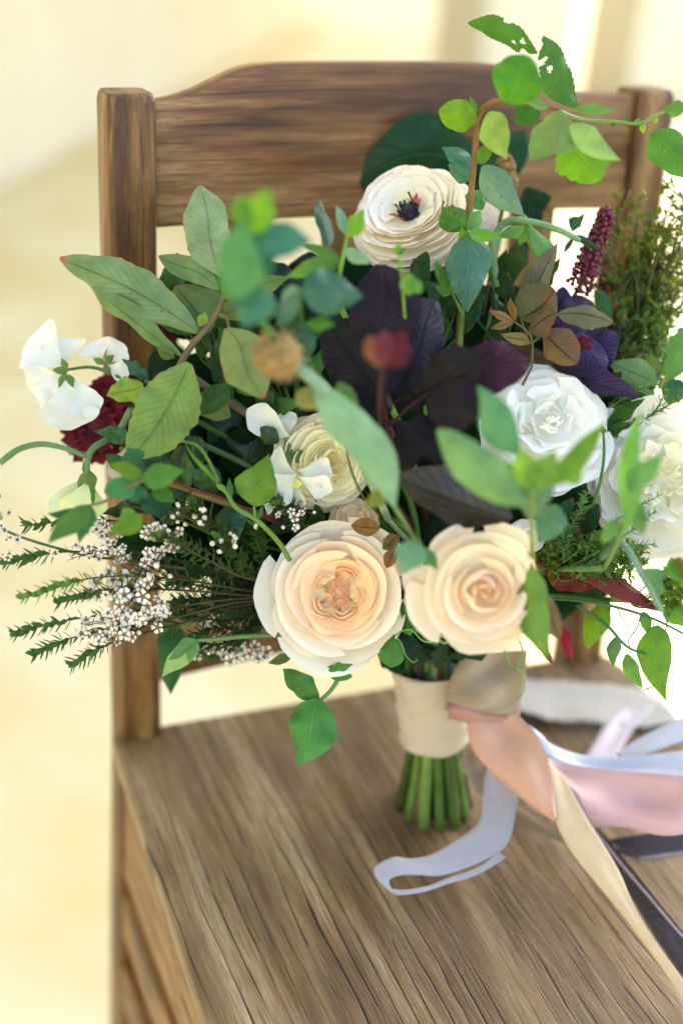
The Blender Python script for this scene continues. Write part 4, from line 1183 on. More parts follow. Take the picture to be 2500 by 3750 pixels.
sprig('creeper_vine', 'thin green creeper with tiny nodes twining off the orange-stemmed vine', 'vine', [
    Lf(2385, 482, 2535, 660, 150, .872, .872, 'ovate', (.10, .24, .03), side=-.03, roll=-15), Lf(2430, 405, 2520, 385, 60, .87, .87, 'lance', (.14, .28, .04)), Lf(2345, 450, 2320, 440, 26, .868, .868, 'lance', GL, 'lime'), Lf(2350, 450, 2355, 490, 26, .868, .868, 'ovate', GY, 'lime'), Lf(2245, 440, 2240, 475, 18, .866, .866, 'lance', GM), Lf(2400, 430, 2400, 455, 20, .868, .868, 'lance', GL), Lf(2300, 445, 2285, 420, 18, .868, .868, 'lance', GM)],
    [([(2040, 405, .84), (2130, 437, .855), (2250, 445, .865), (2340, 452, .868), (2400, 420, .87), (2520, 370, .875)], .0012)], r=.0011, sc=(.2, .33, .06))
sprig('basil_sprig', 'glossy blue-green drooping leaves at the foot of the orange vine stem', 'sprig', [
    Lf(1728, 848, 1715, 1138, 165, .86, .855, 'ovate', (.09, .21, .14), 'gloss', roll=-8, fold=.3, bend=.06, side=.03), Lf(1765, 608, 1915, 788, 118, .862, .855, 'ovate', (.20, .32, .26), 'gloss', fold=.35, side=.05, bend=.08), Lf(1722, 622, 1618, 535, 78, .885, .89, 'ovate', (.05, .15, .10), 'gloss', roll=30, bend=.15), Lf(1720, 660, 1640, 600, 70, .885, .885, 'ovate', (.08, .2, .15), 'gloss', roll=-20),
    Lf(1703, 832, 1615, 733, 112, .862, .868, 'ovate', (.06, .16, .02), 'gloss', side=-.1, roll=-25, wave=.2, nu=27, nv=60, holes=[(.9, .82, .3, .09)]), Lf(1715, 850, 1838, 872, 50, .858, .855, 'ovate', (.16, .32, .05)), Lf(1710, 840, 1760, 770, 70, .868, .87, 'ovate', (.18, .34, .10)), Lf(1650, 1070, 1592, 950, 50, .868, .87, 'ovate', (.10, .24, .04)), Lf(1655, 1075, 1685, 1010, 44, .866, .866, 'ovate', GL, 'lime'), Lf(1650, 1075, 1590, 1050, 34, .866, .866, 'ovate', (.14, .3, .06)),
    Lf(1720, 760, 1770, 690, 80, .875, .88, 'ovate', (.1, .25, .06)), Lf(1670, 1130, 1560, 1060, 90, .9, .9, 'ovate', (.03, .10, .07), 'gloss'), Lf(1700, 900, 1690, 830, 40, .86, .86, 'ovate', GL, 'lime')],
    [([(1690, 1180, .89), (1700, 1000, .88), (1705, 840, .868), (1730, 760, .87)], .0016), ([(1690, 1150, .88), (1655, 1075, .868)], .0009)], sc=(.14, .25, .05), bind=(1690, 1180, .89), foot=True)
sprig('nigella_bud', 'pale green drooping bud on a thick arched stem beside the burgundy spike', 'bud', [
    Lf(1935, 815, 2025, 965, 70, .90, .895, 'obov', (.20, .34, .14), roll=-12, fold=.4), Lf(1930, 820, 1985, 950, 60, .905, .905, 'obov', (.16, .3, .06)), Lf(1920, 830, 1820, 870, 50, .89, .885, 'lance', (.18, .32, .07)), Lf(1925, 812, 1900, 900, 60, .91, .915, 'ovate', (.14, .28, .07)), Lf(1930, 820, 1890, 800, 50, .905, .905, 'round', (.2, .34, .1)),
    Lf(1900, 880, 1880, 1040, 80, .92, .93, 'ovate', (.07, .10, .03)), Lf(2090, 860, 2200, 910, 30, .91, .91, 'lance', (.05, .12, .07)), Lf(2090, 850, 2140, 780, 30, .915, .915, 'lance', (.05, .12, .07)), Lf(2100, 870, 2060, 930, 20, .91, .91, 'lance', (.05, .12, .05)), Lf(2080, 800, 2130, 830, 50, .93, .93, 'lance', (.05, .13, .07))],
    [([(1820, 1050, .92), (1800, 900, .915), (1850, 815, .91), (1935, 812, .905), (2040, 840, .905), (2120, 880, .91)], .0028), ([(1790, 1000, .93), (1830, 860, .93)], .003)], sc=(.24, .38, .15), bind=(1820, 1050, .92), foot=True)
sprig('dark_leaf', 'broad dark green leaves behind the black-eyed ranunculus', 'branch', [
    Lf(1800, 640, 1290, 690, 300, .985, .985, 'oblong', (.018, .07, .028), side=.22, roll=-15), Lf(1700, 700, 1500, 460, 230, .99, .99, 'ovate', (.018, .065, .03)), Lf(1780, 640, 1930, 470, 170, .98, .98, 'ovate', (.02, .08, .03)), Lf(1900, 760, 2020, 720, 120, .99, .99, 'ovate', (.012, .05, .02)), Lf(1900, 800, 1990, 790, 90, .985, .985, 'ovate', (.014, .05, .025)), Lf(1700, 700, 1850, 720, 170, .985, .985, 'ovate', (.014, .05, .025))],
    [([(1720, 1100, .97), (1760, 850, .98), (1790, 640, .985)], .0018)], sc=GD, bind=(1720, 1100, .97), foot=True)

# ------------------------------------------------------------------ middle-left foliage
sprig('fresh_leaf_stem', 'bright green heart-shaped leaf on a thin stem over the dark foliage', 'stem', [
    Lf(932, 1852, 985, 1660, 155, .84, .838, 'acum', (.22, .36, .05), 'lime', side=-.04, fold=.12, roll=4, ser=.05, ns=10), Lf(945, 1900, 965, 1850, 18, .84, .84, 'lance', GM), Lf(830, 1800, 790, 1768, 22, .842, .842, 'lance', GL), Lf(845, 1830, 838, 1748, 26, .842, .842, 'lance', GM), Lf(812, 1790, 670, 1612, 16, .85, .86, 'lance', (.16, .28, .04))],
    [([(1060, 2050, .86), (1020, 1985, .85), (940, 1905, .842), (865, 1860, .842), (830, 1805, .842), (795, 1775, .842)], .0016), ([(935, 1900, .842), (930, 1850, .84)], .001), ([(800, 1765, .85), (760, 1680, .858), (720, 1630, .862), (650, 1612, .865)], .0012)], r=.0015, sc=(.18, .33, .05), bind=(1060, 2050, .87))
sprig('small_leaf_spray', 'wiry spray of small green leaves just above the waxflower heads', 'branch', [
    Lf(518, 1755, 672, 1722, 95, .79, .785, 'ovate', (.10, .26, .04), roll=-10), Lf(520, 1740, 400, 1700, 60, .79, .79, 'ovate', (.2, .34, .03), 'lime'), Lf(510, 1765, 385, 1800, 85, .795, .79, 'round', (.06, .2, .08)), Lf(505, 1770, 480, 1840, 90, .795, .795, 'ovate', (.04, .15, .06)), Lf(500, 1700, 470, 1640, 100, .83, .83, 'ovate', (.04, .14, .06)), Lf(330, 1850, 178, 1990, 90, .80, .795, 'ovate', (.10, .2, .04), roll=20), Lf(330, 1850, 290, 1990, 60, .80, .80, 'ovate', (.07, .2, .06)), Lf(520, 1890, 400, 1960, 80, .80, .795, 'ovate', (.18, .33, .03), 'lime'), Lf(300, 1890, 175, 1880, 40, .81, .81, 'ovate', (.05, .14, .05)), Lf(480, 1900, 450, 1860, 60, .80, .80, 'ovate', (.18, .3, .04)), Lf(560, 1790, 640, 1840, 60, .81, .81, 'ovate', (.09, .24, .03), 'lime')],
    [([(700, 1800, .86), (600, 1770, .81), (520, 1760, .79), (400, 1830, .80), (330, 1850, .80)], .0011)], sc=(.22, .16, .05), bind=(700, 1800, .86))
sprig('red_tendril_twig', 'thin wine-red twig lying across the dark leaves', 'twig', [], [([(560, 1740, .845), (700, 1790, .855), (830, 1830, .87), (960, 1890, .88)], .0010)], r=.0010, sc=(.2, .03, .02), bind=(960, 1890, .885))
sprig('ivy_branch', 'dark glossy ivy leaves around the waxflower stems', 'branch', [
    Lf(640, 1840, 600, 1640, 200, .90, .90, 'acum', GD, 'gloss'), Lf(760, 1640, 620, 1690, 150, .89, .90, 'ovate', (.03, .085, .022), 'gloss', roll=25), Lf(800, 1720, 720, 1780, 110, .875, .875, 'round', (.025, .10, .045), 'gloss'), Lf(830, 1850, 870, 1975, 130, .885, .88, 'ovate', (.02, .09, .04), 'gloss'), Lf(560, 1800, 590, 1900, 120, .87, .865, 'ovate', (.02, .10, .05)), Lf(470, 1700, 590, 1650, 130, .88, .88, 'ovate', (.025, .095, .05), 'gloss'), Lf(780, 1600, 880, 1500, 200, .92, .92, 'ovate', GD, 'gloss'), Lf(900, 1690, 960, 1560, 190, .92, .92, 'ovate', (.02, .06, .02), 'gloss'), Lf(880, 1640, 760, 1520, 170, .93, .93, 'ovate', GD), Lf(1020, 1620, 945, 1570, 70, .87, .87, 'oblong', (.02, .06, .012), 'gloss')],
    [([(900, 1950, .91), (800, 1800, .90), (700, 1700, .895)], .0015)], sc=GD, bind=(900, 1950, .91), foot=True)

# ------------------------------------------------------------------ leaves under the roses
sprig('hanging_leaf', 'crinkled green rose leaf pair hanging below the open rose', 'leaf', [
    Lf(1165, 2575, 1035, 2452, 95, .885, .89, 'oblong', (.07, .20, .05), roll=-25, wave=.25, side=.05), Lf(1168, 2560, 1088, 2805, 185, .88, .87, 'ovate', (.085, .24, .06), roll=6, fold=.3, wave=.2, side=-.04, ser=.06)],
    [([(1250, 2470, .885), (1210, 2530, .885), (1165, 2570, .885)], .0015)], r=.0013, sc=(.12, .27, .08), bind=(1250, 2470, .89))
sprig('rose_leaf', 'rounded green leaf with curling tendril beside the open rose', 'leaf', [
    Lf(1442, 2322, 1430, 2445, 95, .865, .862, 'obov', (.10, .24, .06), roll=10), Lf(1470, 2250, 1515, 2180, 50, .865, .87, 'ovate', (.08, .22, .03)), Lf(1480, 2280, 1530, 2230, 50, .868, .868, 'ovate', (.1, .24, .03), wave=.6, wn=4), Lf(1490, 2280, 1500, 2330, 60, .868, .868, 'ovate', (.09, .22, .04), wave=.6, wn=4), Lf(1470, 2240, 1520, 2290, 40, .866, .866, 'ovate', (.12, .26, .04), wave=.6), Lf(1560, 2280, 1600, 2370, 80, .89, .89, 'ovate', (.05, .14, .03)), Lf(1500, 2330, 1480, 2420, 110, .91, .91, 'ovate', GD), Lf(1180, 2455, 1290, 2475, 60, .87, .87, 'oblong', (.10, .25, .06), roll=30), Lf(1075, 2395, 978, 2432, 40, .875, .88, 'lance', (.14, .16, .05), 'redleaf'), Lf(1300, 2420, 1190, 2465, 40, .868, .868, 'lance', (.11, .26, .05))],
    [([(1560, 2330, .89), (1500, 2300, .875), (1445, 2320, .866)], .0010)], r=.0010, sc=(.16, .3, .05), bind=(1560, 2330, .90))
def tendril(name, label, pts, r=.00055, curl=None, c=(.2, .34, .08)):
    P = [at(*p) for p in pts]
    if curl:
        x, y, d, R0, turns = curl
        for k in range(int(turns * 9)):
            a = k * 6.283 / 9
            P.append(at(x + R0 * math.cos(a) * (1 - .03 * k), y + R0 * math.sin(a) * (1 - .03 * k), d + .0006 * k))
    V, Fc = tube(P, [r, r, r * .6], n=max(40, 7 * len(P)), k=5)
    solo(name, V, Fc, M['stem'], label, 'tendril', P[0], np.zeros((len(V), 2)), c)
tendril('tendril', 'looped green tendril between the two cream roses', [(1445, 2330, .865), (1475, 2310, .862), (1510, 2310, .86), (1545, 2345, .858), (1580, 2350, .858), (1595, 2330, .858)], curl=(1625, 2338, .858, 20, 1.6))
tendril('tendril', 'short hooked tendril beside the rounded rose leaf', [(1445, 2325, .865), (1470, 2360, .863), (1485, 2400, .862), (1510, 2425, .862), (1530, 2415, .862)])
tendril('tendril', 'long wavy tendril dangling over the ribbon knot', [(1890, 2320, .84), (1912, 2390, .84), (1895, 2445, .84), (1915, 2470, .84), (1918, 2520, .84), (1908, 2545, .84), (1892, 2562, .84)])
tendril('tendril', 'fine curved tendril beside the cupped rose', [(1850, 2340, .84), (1850, 2390, .84), (1870, 2435, .84), (1900, 2445, .84), (1925, 2440, .84)])
sprig('sweet_pea_bud', 'pointed pale green sweet pea bud on a long stem in front of the lower rail', 'bud', [
    Lf(722, 2345, 594, 2478, 80, .868, .866, 'ovate', (.42, .50, .22), roll=-10, fold=.35), Lf(722, 2345, 620, 2420, 60, .864, .862, 'ovate', (.18, .33, .12), roll=-30, fold=.5), Lf(720, 2345, 690, 2430, 50, .866, .862, 'ovate', (.2, .36, .12), roll=30), Lf(715, 2340, 708, 2320, 14, .866, .866, 'lance', GM)],
    [([(1085, 2322, .885), (900, 2330, .875), (780, 2342, .868), (720, 2345, .867)], .0016)], r=.0014, sc=(.19, .33, .1), bind=(1085, 2322, .89))
sprig('dark_leaf', 'dark drooping leaf behind the pointed sweet pea bud', 'leaf', [Lf(650, 2290, 630, 2545, 115, .95, .95, 'ovate', (.035, .10, .025), side=.04), Lf(620, 2280, 590, 2400, 60, .95, .95, 'ovate', (.03, .09, .02))], [([(900, 2260, .93), (750, 2270, .945), (650, 2290, .95)], .0012)], bind=(900, 2260, .935))

# ------------------------------------------------------------------ lower right: red leaves and jasmine vine
sprig('wine_leaf_branch', 'wine-red pointed leaves beneath the mossy green curls', 'branch', [
    Lf(1960, 2058, 2410, 2235, 95, .865, .865, 'oblong', (.20, .03, .03), 'redleaf', side=-.07, roll=-25, fold=.4, wave=.15), Lf(1990, 2080, 2180, 2150, 110, .87, .87, 'oblong', (.13, .012, .015), 'redleaf', roll=20), Lf(2050, 2285, 2102, 2428, 46, .86, .86, 'lance', (.28, .01, .04), 'redleaf', roll=25), Lf(1945, 2300, 2032, 2448, 40, .86, .86, 'lance', (.25, .07, .04), 'redleaf', roll=40), Lf(2000, 2000, 2160, 1920, 90, .89, .89, 'ovate', (.2, .09, .05), 'redleaf'), Lf(1990, 2250, 2060, 2330, 60, .86, .86, 'lance', (.22, .12, .05), 'redleaf')],
    [([(1900, 2150, .88), (1960, 2058, .868)], .0012), ([(1900, 2150, .88), (1990, 2250, .862)], .001)], sc=(.2, .06, .04), bind=(1900, 2150, .89))
sprig('rose_leaf', 'green-bronze leaf hugging the side of the cupped peach rose', 'leaf', [Lf(1945, 2075, 2010, 2400, 135, .775, .785, 'oblong', (.16, .26, .06), side=.10, roll=25, fold=.25), Lf(2000, 2180, 2050, 2340, 80, .79, .80, 'oblong', (.24, .15, .06), 'bronze', side=.05)], [], bind=(1945, 2075, .785))
JV = dict(m='leaf')
sprig('jasmine_vine', 'wiry green vine with pointed leaves trailing over the bright floor', 'vine', [
    Lf(2398, 2290, 2440, 2572, 128, .86, .858, 'acum', (.14, .27, .025), side=.09, roll=-6, fold=.2, wave=.12), Lf(2258, 2330, 2246, 2442, 58, .862, .86, 'ovate', (.12, .21, .12), side=.12, roll=30, fold=.4), Lf(2292, 2395, 2352, 2520, 60, .862, .86, 'ovate', (.15, .27, .05), side=.08), Lf(2212, 2215, 2145, 2380, 92, .87, .872, 'ovate', (.20, .32, .02), 'lime'), Lf(2352, 2240, 2380, 2328, 42, .862, .862, 'ovate', (.12, .26, .03)), Lf(2440, 2205, 2520, 2300, 90, .86, .86, 'ovate', (.14, .28, .03)), Lf(2190, 2260, 2230, 2200, 60, .88, .88, 'ovate', (.1, .2, .03)), Lf(2240, 2200, 2290, 2140, 60, .87, .87, 'ovate', (.12, .24, .03)), Lf(2440, 2100, 2520, 2060, 90, .80, .80, 'ovate', (.15, .33, .04), 'lime'), Lf(2420, 2120, 2360, 2150, 110, .81, .81, 'ovate', (.13, .26, .14)), Lf(2480, 2040, 2510, 2130, 60, .80, .80, 'ovate', (.3, .16, .02), 'lime')],
    [([(2080, 2195, .875), (2220, 2215, .866), (2380, 2262, .862), (2520, 2330, .862)], .0010), ([(2110, 2215, .872), (2220, 2290, .866), (2300, 2372, .862), (2402, 2402, .86)], .0010), ([(2345, 2250, .862), (2330, 2300, .862), (2300, 2340, .862), (2305, 2372, .862)], .0005), ([(2400, 2130, .82), (2420, 2220, .84), (2440, 2280, .86), (2430, 2320, .862)], .0006), ([(2260, 2230, .864), (2280, 2270, .864), (2330, 2330, .864), (2345, 2355, .864)], .0004), ([(2360, 2525, .86), (2400, 2510, .86), (2410, 2490, .86)], .0004)], r=.0010, sc=(.07, .20, .06), bind=(2080, 2195, .88), foot=True)
o = sprig('milky_stem', 'grey-green thick stem slanting over the mossy curls', 'stem', [Lf(2440, 2110, 2330, 2090, 50, .79, .79, 'ovate', (.14, .28, .12))], [([(2180, 2060, .86), (2270, 1990, .80), (2350, 2110, .79), (2420, 2240, .80)], .0022)], sc=(.2, .33, .2), bind=(2180, 2060, .87))

# mossy curls and needle sprays
def curls(label, cx, cy, rx, ry, d, n, c, bind):
    o = thing('mossy_curls', label, 'foliage', at(*bind))
    V, Fc = tube(stem_pts(at(*bind)), .0015, n=20)
    add('stem', V, Fc, M['stem'], o, np.zeros((len(V), 2)), GM)
    pc = []
    for k in range(n):
        a, r = rng.random() * 6.283, math.sqrt(rng.random())
        p = at(cx + rx * r * math.cos(a), cy + ry * r * math.sin(a), d + rng.uniform(-.012, .012))
        for q in range(4):
            dd = nrm(rng.normal(0, 1, 3) - FW * .5)
            pc.append(tiny_leaf(p, dd, rng.uniform(.004, .008), .0024, UP + rng.normal(0, .4, 3), .45))
    for k in range(12):
        a = rng.random() * 6.283
        p = at(cx + rx * .8 * math.cos(a), cy + ry * .8 * math.sin(a), d)
        t = tube([at(*bind), (at(*bind) + p) / 2 + rng.normal(0, .004, 3), p], .0005, n=8, k=4)
        pc.append((t[0], t[1], None))
    V, Fc, UV = join(pc)
    add('curled_leaflets', V, Fc, M['leaf'], o, UV, c, kind='stuff')
curls('tuft of curled mossy green leaflets above the wine-red leaves', 2170, 2055, 190, 75, .865, 190, (.16, .26, .03), (2030, 2090, .87))
curls('small tuft of olive green leaflets at the edge of the jasmine vine', 2450, 2170, 60, 70, .865, 70, (.16, .26, .03), (2300, 2200, .87))
def plume(label, pts_list, d, ln, w, c, count, bind, name='needle_spray', spread=.8, cat='foliage', part='needles', sc=GM, r=.0007):
    o = thing(name, label, cat, at(*bind))
    tb = [tube(stem_pts(at(*bind)), .0014, n=20)]
    pc = []
    for pl in pts_list:
        P = [at(*p) if len(p) == 3 else at(p[0], p[1], d) for p in pl]
        tb.append(tube(P, [r, r * .8, r * .4], k=5))
        pc += shoots(P, .12, 1.0, count, ln, w, spread)
    V, Fc, UV = join(tb)
    add('stem', V, Fc, M['stem'], o, UV, sc)
    V, Fc, UV = join(pc)
    add(part, V, Fc, M['leaf'], o, UV, c, kind='stuff')
    return o
plume('soft needle-leaved green sprays between the cupped rose and the peony', [[(2060, 2060), (2150, 1990), (2260, 1900), (2420, 1810)], [(2060, 2060), (2080, 1950), (2130, 1850), (2140, 1800)], [(2080, 2080), (2220, 2000), (2330, 1930), (2400, 1870)], [(2080, 2080), (2180, 2060), (2300, 2010), (2400, 1990)], [(2060, 2050), (2060, 1980), (2040, 1900)], [(2100, 2090), (2240, 2090), (2380, 2060)]], .845, .0062, .0016, (.11, .26, .09), 46, (2060, 2080, .87))
plume('fine green needle sprigs around the edge of the peony', [[(2330, 1560), (2400, 1500), (2440, 1420)], [(2250, 1480), (2330, 1430), (2440, 1400)], [(2380, 1520), (2470, 1470), (2510, 1430)]], .90, .0055, .0014, (.12, .26, .06), 40, (2250, 1520, .92))

# olive plume on the right
def cloud(name, label, cx, cy, rx, ry, d, dd, n, c, c_n, bind, ln=.007, w=.0028, stems=9, cat='foliage'):
    o = thing(name, label, cat, at(*bind))
    tb = [tube(stem_pts(at(*bind)), .0018, n=20)]
    tips = []
    for k in range(stems):
        a, r = rng.random() * 6.283, rng.uniform(.3, 1)
        p = at(cx + rx * r * math.cos(a), cy + ry * r * math.sin(a), d + rng.uniform(-dd, dd))
        m = (at(*bind) + p) / 2 + rng.normal(0, .012, 3)
        tb.append(tube([at(*bind), m, p], [.0012, .0009, .0005], k=5))
        tips.append(catmull([at(*bind), m, p], 30))
    V, Fc, UV = join(tb)
    add('stem', V, Fc, M['stem'], o, UV, (.12, .12, .03))
    pc = []
    for k in range(n):
        X = tips[k % stems]
        i = int(rng.uniform(.35, 1) * 28)
        p = X[i] + rng.normal(0, .0075, 3)
        T = nrm(X[i + 1] - X[i - 1])
        for q in range(5):
            pc.append(tiny_leaf(p, nrm(T * .5 + rng.normal(0, .7, 3)), ln * rng.uniform(.6, 1.2), w, rng.normal(0, 1, 3), .1))
    V, Fc, UV = join(pc)
    add('leaflets', V, Fc, M['leaf'], o, UV, c, kind='stuff')
cloud('mossy_plume', 'feathery olive-green plume beside the burgundy flower spike', 2400, 850, 150, 230, .955, .035, 330, (.16, .19, .018), 5, (2330, 1230, .95), stems=24, ln=.0055, w=.0022)
cloud('mossy_plume', 'loose green plume below the olive one, over the white rose edge', 2370, 1180, 120, 160, .955, .03, 260, (.12, .21, .035), 5, (2260, 1400, .95), stems=11)
cloud('mossy_plume', 'sparse russet-brown plume behind the burgundy spike', 2280, 980, 110, 140, .975, .02, 200, (.13, .10, .02), 5, (2230, 1250, .965), stems=8, ln=.006, w=.002)
sprig('strap_leaves', 'light green strap leaves with pink tips beside the violet smoke bush leaves', 'branch', [
    Lf(2440, 1400, 2520, 1180, 110, .93, .93, 'lance', (.14, .27, .06)), Lf(2400, 1400, 2230, 1330, 120, .92, .92, 'ovate', (.24, .34, .15), 'redleaf'), Lf(2390, 1390, 2370, 1290, 90, .93, .93, 'ovate', (.22, .30, .06), 'redleaf'), Lf(2420, 1420, 2530, 1440, 100, .93, .93, 'ovate', (.05, .14, .08)), Lf(2240, 1170, 2170, 1060, 70, .94, .94, 'lance', (.09, .2, .05)), Lf(2160, 1480, 2200, 1460, 80, .91, .91, 'ovate', (.16, .28, .02)), Lf(2250, 1430, 2400, 1440, 70, .925, .925, 'ovate', (.2, .34, .14))],
    [([(2330, 1560, .94), (2400, 1400, .93), (2440, 1300, .93)], .0014)], sc=GM, bind=(2330, 1560, .94), foot=True)

# pinkish umbel cut by the picture edge
o = thing('pale_umbel', 'pale pinkish white umbel of tiny florets beyond the waxflower tips', 'flower', at(120, 1960, .88))
V, Fc = tube([at(-30, 1900, .87), at(60, 1960, .88), at(300, 2030, .9), *stem_pts(at(500, 2060, .91))], .0009, n=30)
add('stem', V, Fc, M['stem'], o, np.zeros((len(V), 2)), (.2, .26, .1))
for k in range(46):
    p = at(-20 + rng.normal(0, 42), 1910 + rng.normal(0, 60), .87 + rng.normal(0, .006))
    q = copy_part('floret', WAX, align(p, -FW + rng.normal(0, .5, 3), .0024 * rng.uniform(.8, 1.2), rng.random() * 6), o)

# ------------------------------------------------------------------ waxflower
WG = 'waxflower sprigs fanning out beside the open rose'
WL = 'thin waxflower sprig with needle leaves and tiny white blossoms beside the open rose'
def wax_sprig(pts, d, blooms=(), buds=(), leaf_from=.1, needles=60, tipn=26, dt=None, label=WL, c=(.07, .17, .03), group=WG, side=True):
    dd = np.linspace(d, dt if dt else d, len(pts))
    dd[0] += .035
    dd[1] += .012
    P = [at(x, y, e_) for (x, y), e_ in zip(pts, dd)]
    o = thing('waxflower_sprig', label, 'waxflower', P[0], group)
    tb = [tube([*stem_pts(P[0])[::-1], *P[1:]], [.0010, .0009, .0008, .0006, .0004], n=40, k=5)]
    X = catmull(P, 80)
    for (cx, cy, rx, ry, n, sz, isbud) in [(*b, 0) for b in blooms] + [(*b, 1) for b in buds]:
        for k in range(n):
            a, r = rng.random() * 6.283, math.sqrt(rng.random())
            x, y = cx + rx * 1.25 * r * math.cos(a), cy + ry * 1.2 * r * math.sin(a)
            p = at(x, y, d + rng.uniform(-.012, .010))
            i = int(np.argmin(((X - p) ** 2).sum(1)))
            i = max(0, i - 7)
            nrmv = nrm((p - X[i]) * 25 - FW * .9 + UP * .25 + rng.normal(0, .35, 3))
            me = WBUD if (isbud or rng.random() < .18) else WAX
            s = sz * d / F * .54 * rng.uniform(.66, 1.15)
            copy_part('blossom' if me is WAX else 'flower_bud', me, align(p, nrmv, s, rng.random() * 6), o)
            tb.append(tube([X[i], (X[i] + p) / 2 + rng.normal(0, .0012, 3), p - nrmv * s * .6], .0003, n=4, k=4, cap=False))
    V, Fc, UV = join(tb)
    add('stem', V, Fc, M['stem'], o, UV, (.10, .07, .03))
    pc = shoots(P, leaf_from, .86, needles, .0074, .0019, .8) + shoots(P, .74, 1.0, tipn, .0088, .0038, .55, whorl=1.57, jit=.06, taper=.9)
    V, Fc, UV = join(pc)
    add('needles', V, Fc, M['leaf'], o, UV, c, kind='stuff')
    return o
wax_sprig([(960, 2130), (700, 1990), (400, 1905), (75, 1925)], .875, blooms=[(370, 1935, 80, 28, 16, 36)], dt=.885)
wax_sprig([(960, 2150), (600, 2040), (250, 2020), (5, 2065)], .872, blooms=[(350, 2020, 120, 34, 20, 38)], dt=.885)
wax_sprig([(960, 2170), (650, 2120), (350, 2115), (70, 2190)], .865, blooms=[(500, 2080, 120, 60, 36, 46)], dt=.835, c=(.12, .25, .04))
wax_sprig([(960, 2185), (640, 2160), (400, 2160), (200, 2205)], .862, blooms=[(450, 2140, 110, 45, 26, 46)])
wax_sprig([(940, 2190), (600, 2230), (300, 2262), (35, 2322)], .86, blooms=[(480, 2225, 110, 40, 30, 42)])
wax_sprig([(940, 2200), (650, 2260), (300, 2325), (115, 2402)], .86, blooms=[(400, 2290, 110, 40, 26, 40)])
wax_sprig([(940, 2210), (640, 2290), (420, 2350), (255, 2435)], .862, blooms=[(420, 2320, 70, 34, 14, 40), (560, 2260, 40, 34, 10, 42)])
wax_sprig([(960, 2130), (760, 2050), (640, 1980), (570, 1950)], .84, blooms=[(590, 1970, 60, 45, 12, 46)], tipn=6, dt=.82, label='waxflower sprig with one round white head arching above the other waxflower blossoms')
wax_sprig([(950, 2100), (830, 1960), (740, 1890), (690, 1830)], .868, buds=[(700, 1870, 60, 55, 16, 40)], tipn=6, label='waxflower sprig carrying a loose head of round closed buds by the ivy')
wax_sprig([(950, 2120), (880, 2045), (830, 2000), (800, 1970)], .862, buds=[(825, 1985, 40, 34, 9, 42)], tipn=4, label='short waxflower sprig with a tight knot of closed buds')
wax_sprig([(990, 2170), (960, 2040), (940, 1950), (935, 1910)], .865, buds=[(937, 1930, 8, 22, 3, 34)], tipn=8, needles=90, label='tiny upright waxflower twig with only two or three buds at its tip')
wax_sprig([(1000, 2210), (900, 2330), (820, 2390), (740, 2400)], .92, blooms=[(850, 2385, 120, 30, 24, 42), (800, 2290, 50, 20, 8, 38)], tipn=8, label='waxflower sprig hanging low in front of the lower chair rail')
for pl in ([(1000, 2140), (850, 2160), (700, 2140), (620, 2135)], [(1000, 2160), (860, 2180), (720, 2190), (640, 2200)], [(990, 2110), (880, 2090), (760, 2100), (690, 2090)], [(1000, 2230), (860, 2270), (720, 2260), (640, 2240)], [(980, 2250), (900, 2310), (800, 2300), (700, 2330)], [(1000, 2090), (930, 2010), (880, 1960), (860, 1930)], [(1010, 2190), (900, 2220), (780, 2230), (700, 2215)], [(1000, 2260), (880, 2340), (780, 2360), (690, 2350)]):
    wax_sprig(pl, .885, needles=110, tipn=10, label='bare needle-leaved waxflower twig behind the blossoms', c=(.045, .11, .025), group='needle-leaved twigs without blossoms')
wax_sprig([(1130, 1990), (1100, 1920), (1060, 1860), (1000, 1830)], .862, blooms=[(1085, 1880, 75, 50, 13, 34)], needles=110, tipn=26, label='little waxflower sprig with open stars between the sweet pea and the rose', group=None)

# ------------------------------------------------------------------ mid-green leaves packed between the flowers
def tuft(label, x0, x1, y0, y1, d0, d1, n, c, L0, bind, m='leaf', spread=1.0):
    lv, st = [], []
    for k in range(n):
        x, y = x0 + (x1 - x0) * ((k * .618) % 1.0), y0 + (y1 - y0) * (k + .5) / n
        x += rng.uniform(-30, 30)
        d = rng.uniform(d0, d1)
        a = math.atan2(y - bind[1], x - bind[0]) + rng.normal(0, .7)
        ln = L0 * rng.uniform(.75, 1.25)
        bx, by = x - .5 * ln * math.cos(a), y - .5 * ln * math.sin(a)
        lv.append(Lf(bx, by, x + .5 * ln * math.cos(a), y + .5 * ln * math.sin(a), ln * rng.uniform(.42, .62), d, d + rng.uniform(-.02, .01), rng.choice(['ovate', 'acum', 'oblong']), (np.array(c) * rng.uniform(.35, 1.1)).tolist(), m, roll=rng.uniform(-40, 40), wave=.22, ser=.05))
        st.append(([bind, ((bx + bind[0]) / 2, (by + bind[1]) / 2 - 15, (d + bind[2]) / 2), (bx, by, d)], .0008))
    sprig('leafy_sprig', label, 'sprig', lv, st, r=.001, sc=(.07, .14, .03), bind=bind)
tuft('leafy sprig of small green leaves behind the tan seed pod', 800, 1200, 1130, 1500, .865, .90, 15, (.05, .13, .035), 150, (1080, 1560, .91))
tuft('green leafy sprig between the black-eyed ranunculus and the plum leaves', 1480, 1720, 940, 1200, .89, .91, 10, (.035, .10, .035), 150, (1600, 1330, .91))
tuft('dull olive leafy sprig below the drooping green bud', 1740, 2010, 900, 1240, .91, .93, 11, (.045, .085, .022), 150, (1850, 1330, .92))
tuft('green leafy sprig at the upper edge of the peony', 2050, 2360, 1380, 1600, .91, .925, 11, (.07, .16, .035), 140, (2150, 1640, .93))
tuft('small-leaved green sprig above the mossy curls', 1870, 2200, 1840, 2080, .87, .89, 14, (.06, .15, .04), 110, (1900, 2120, .90))
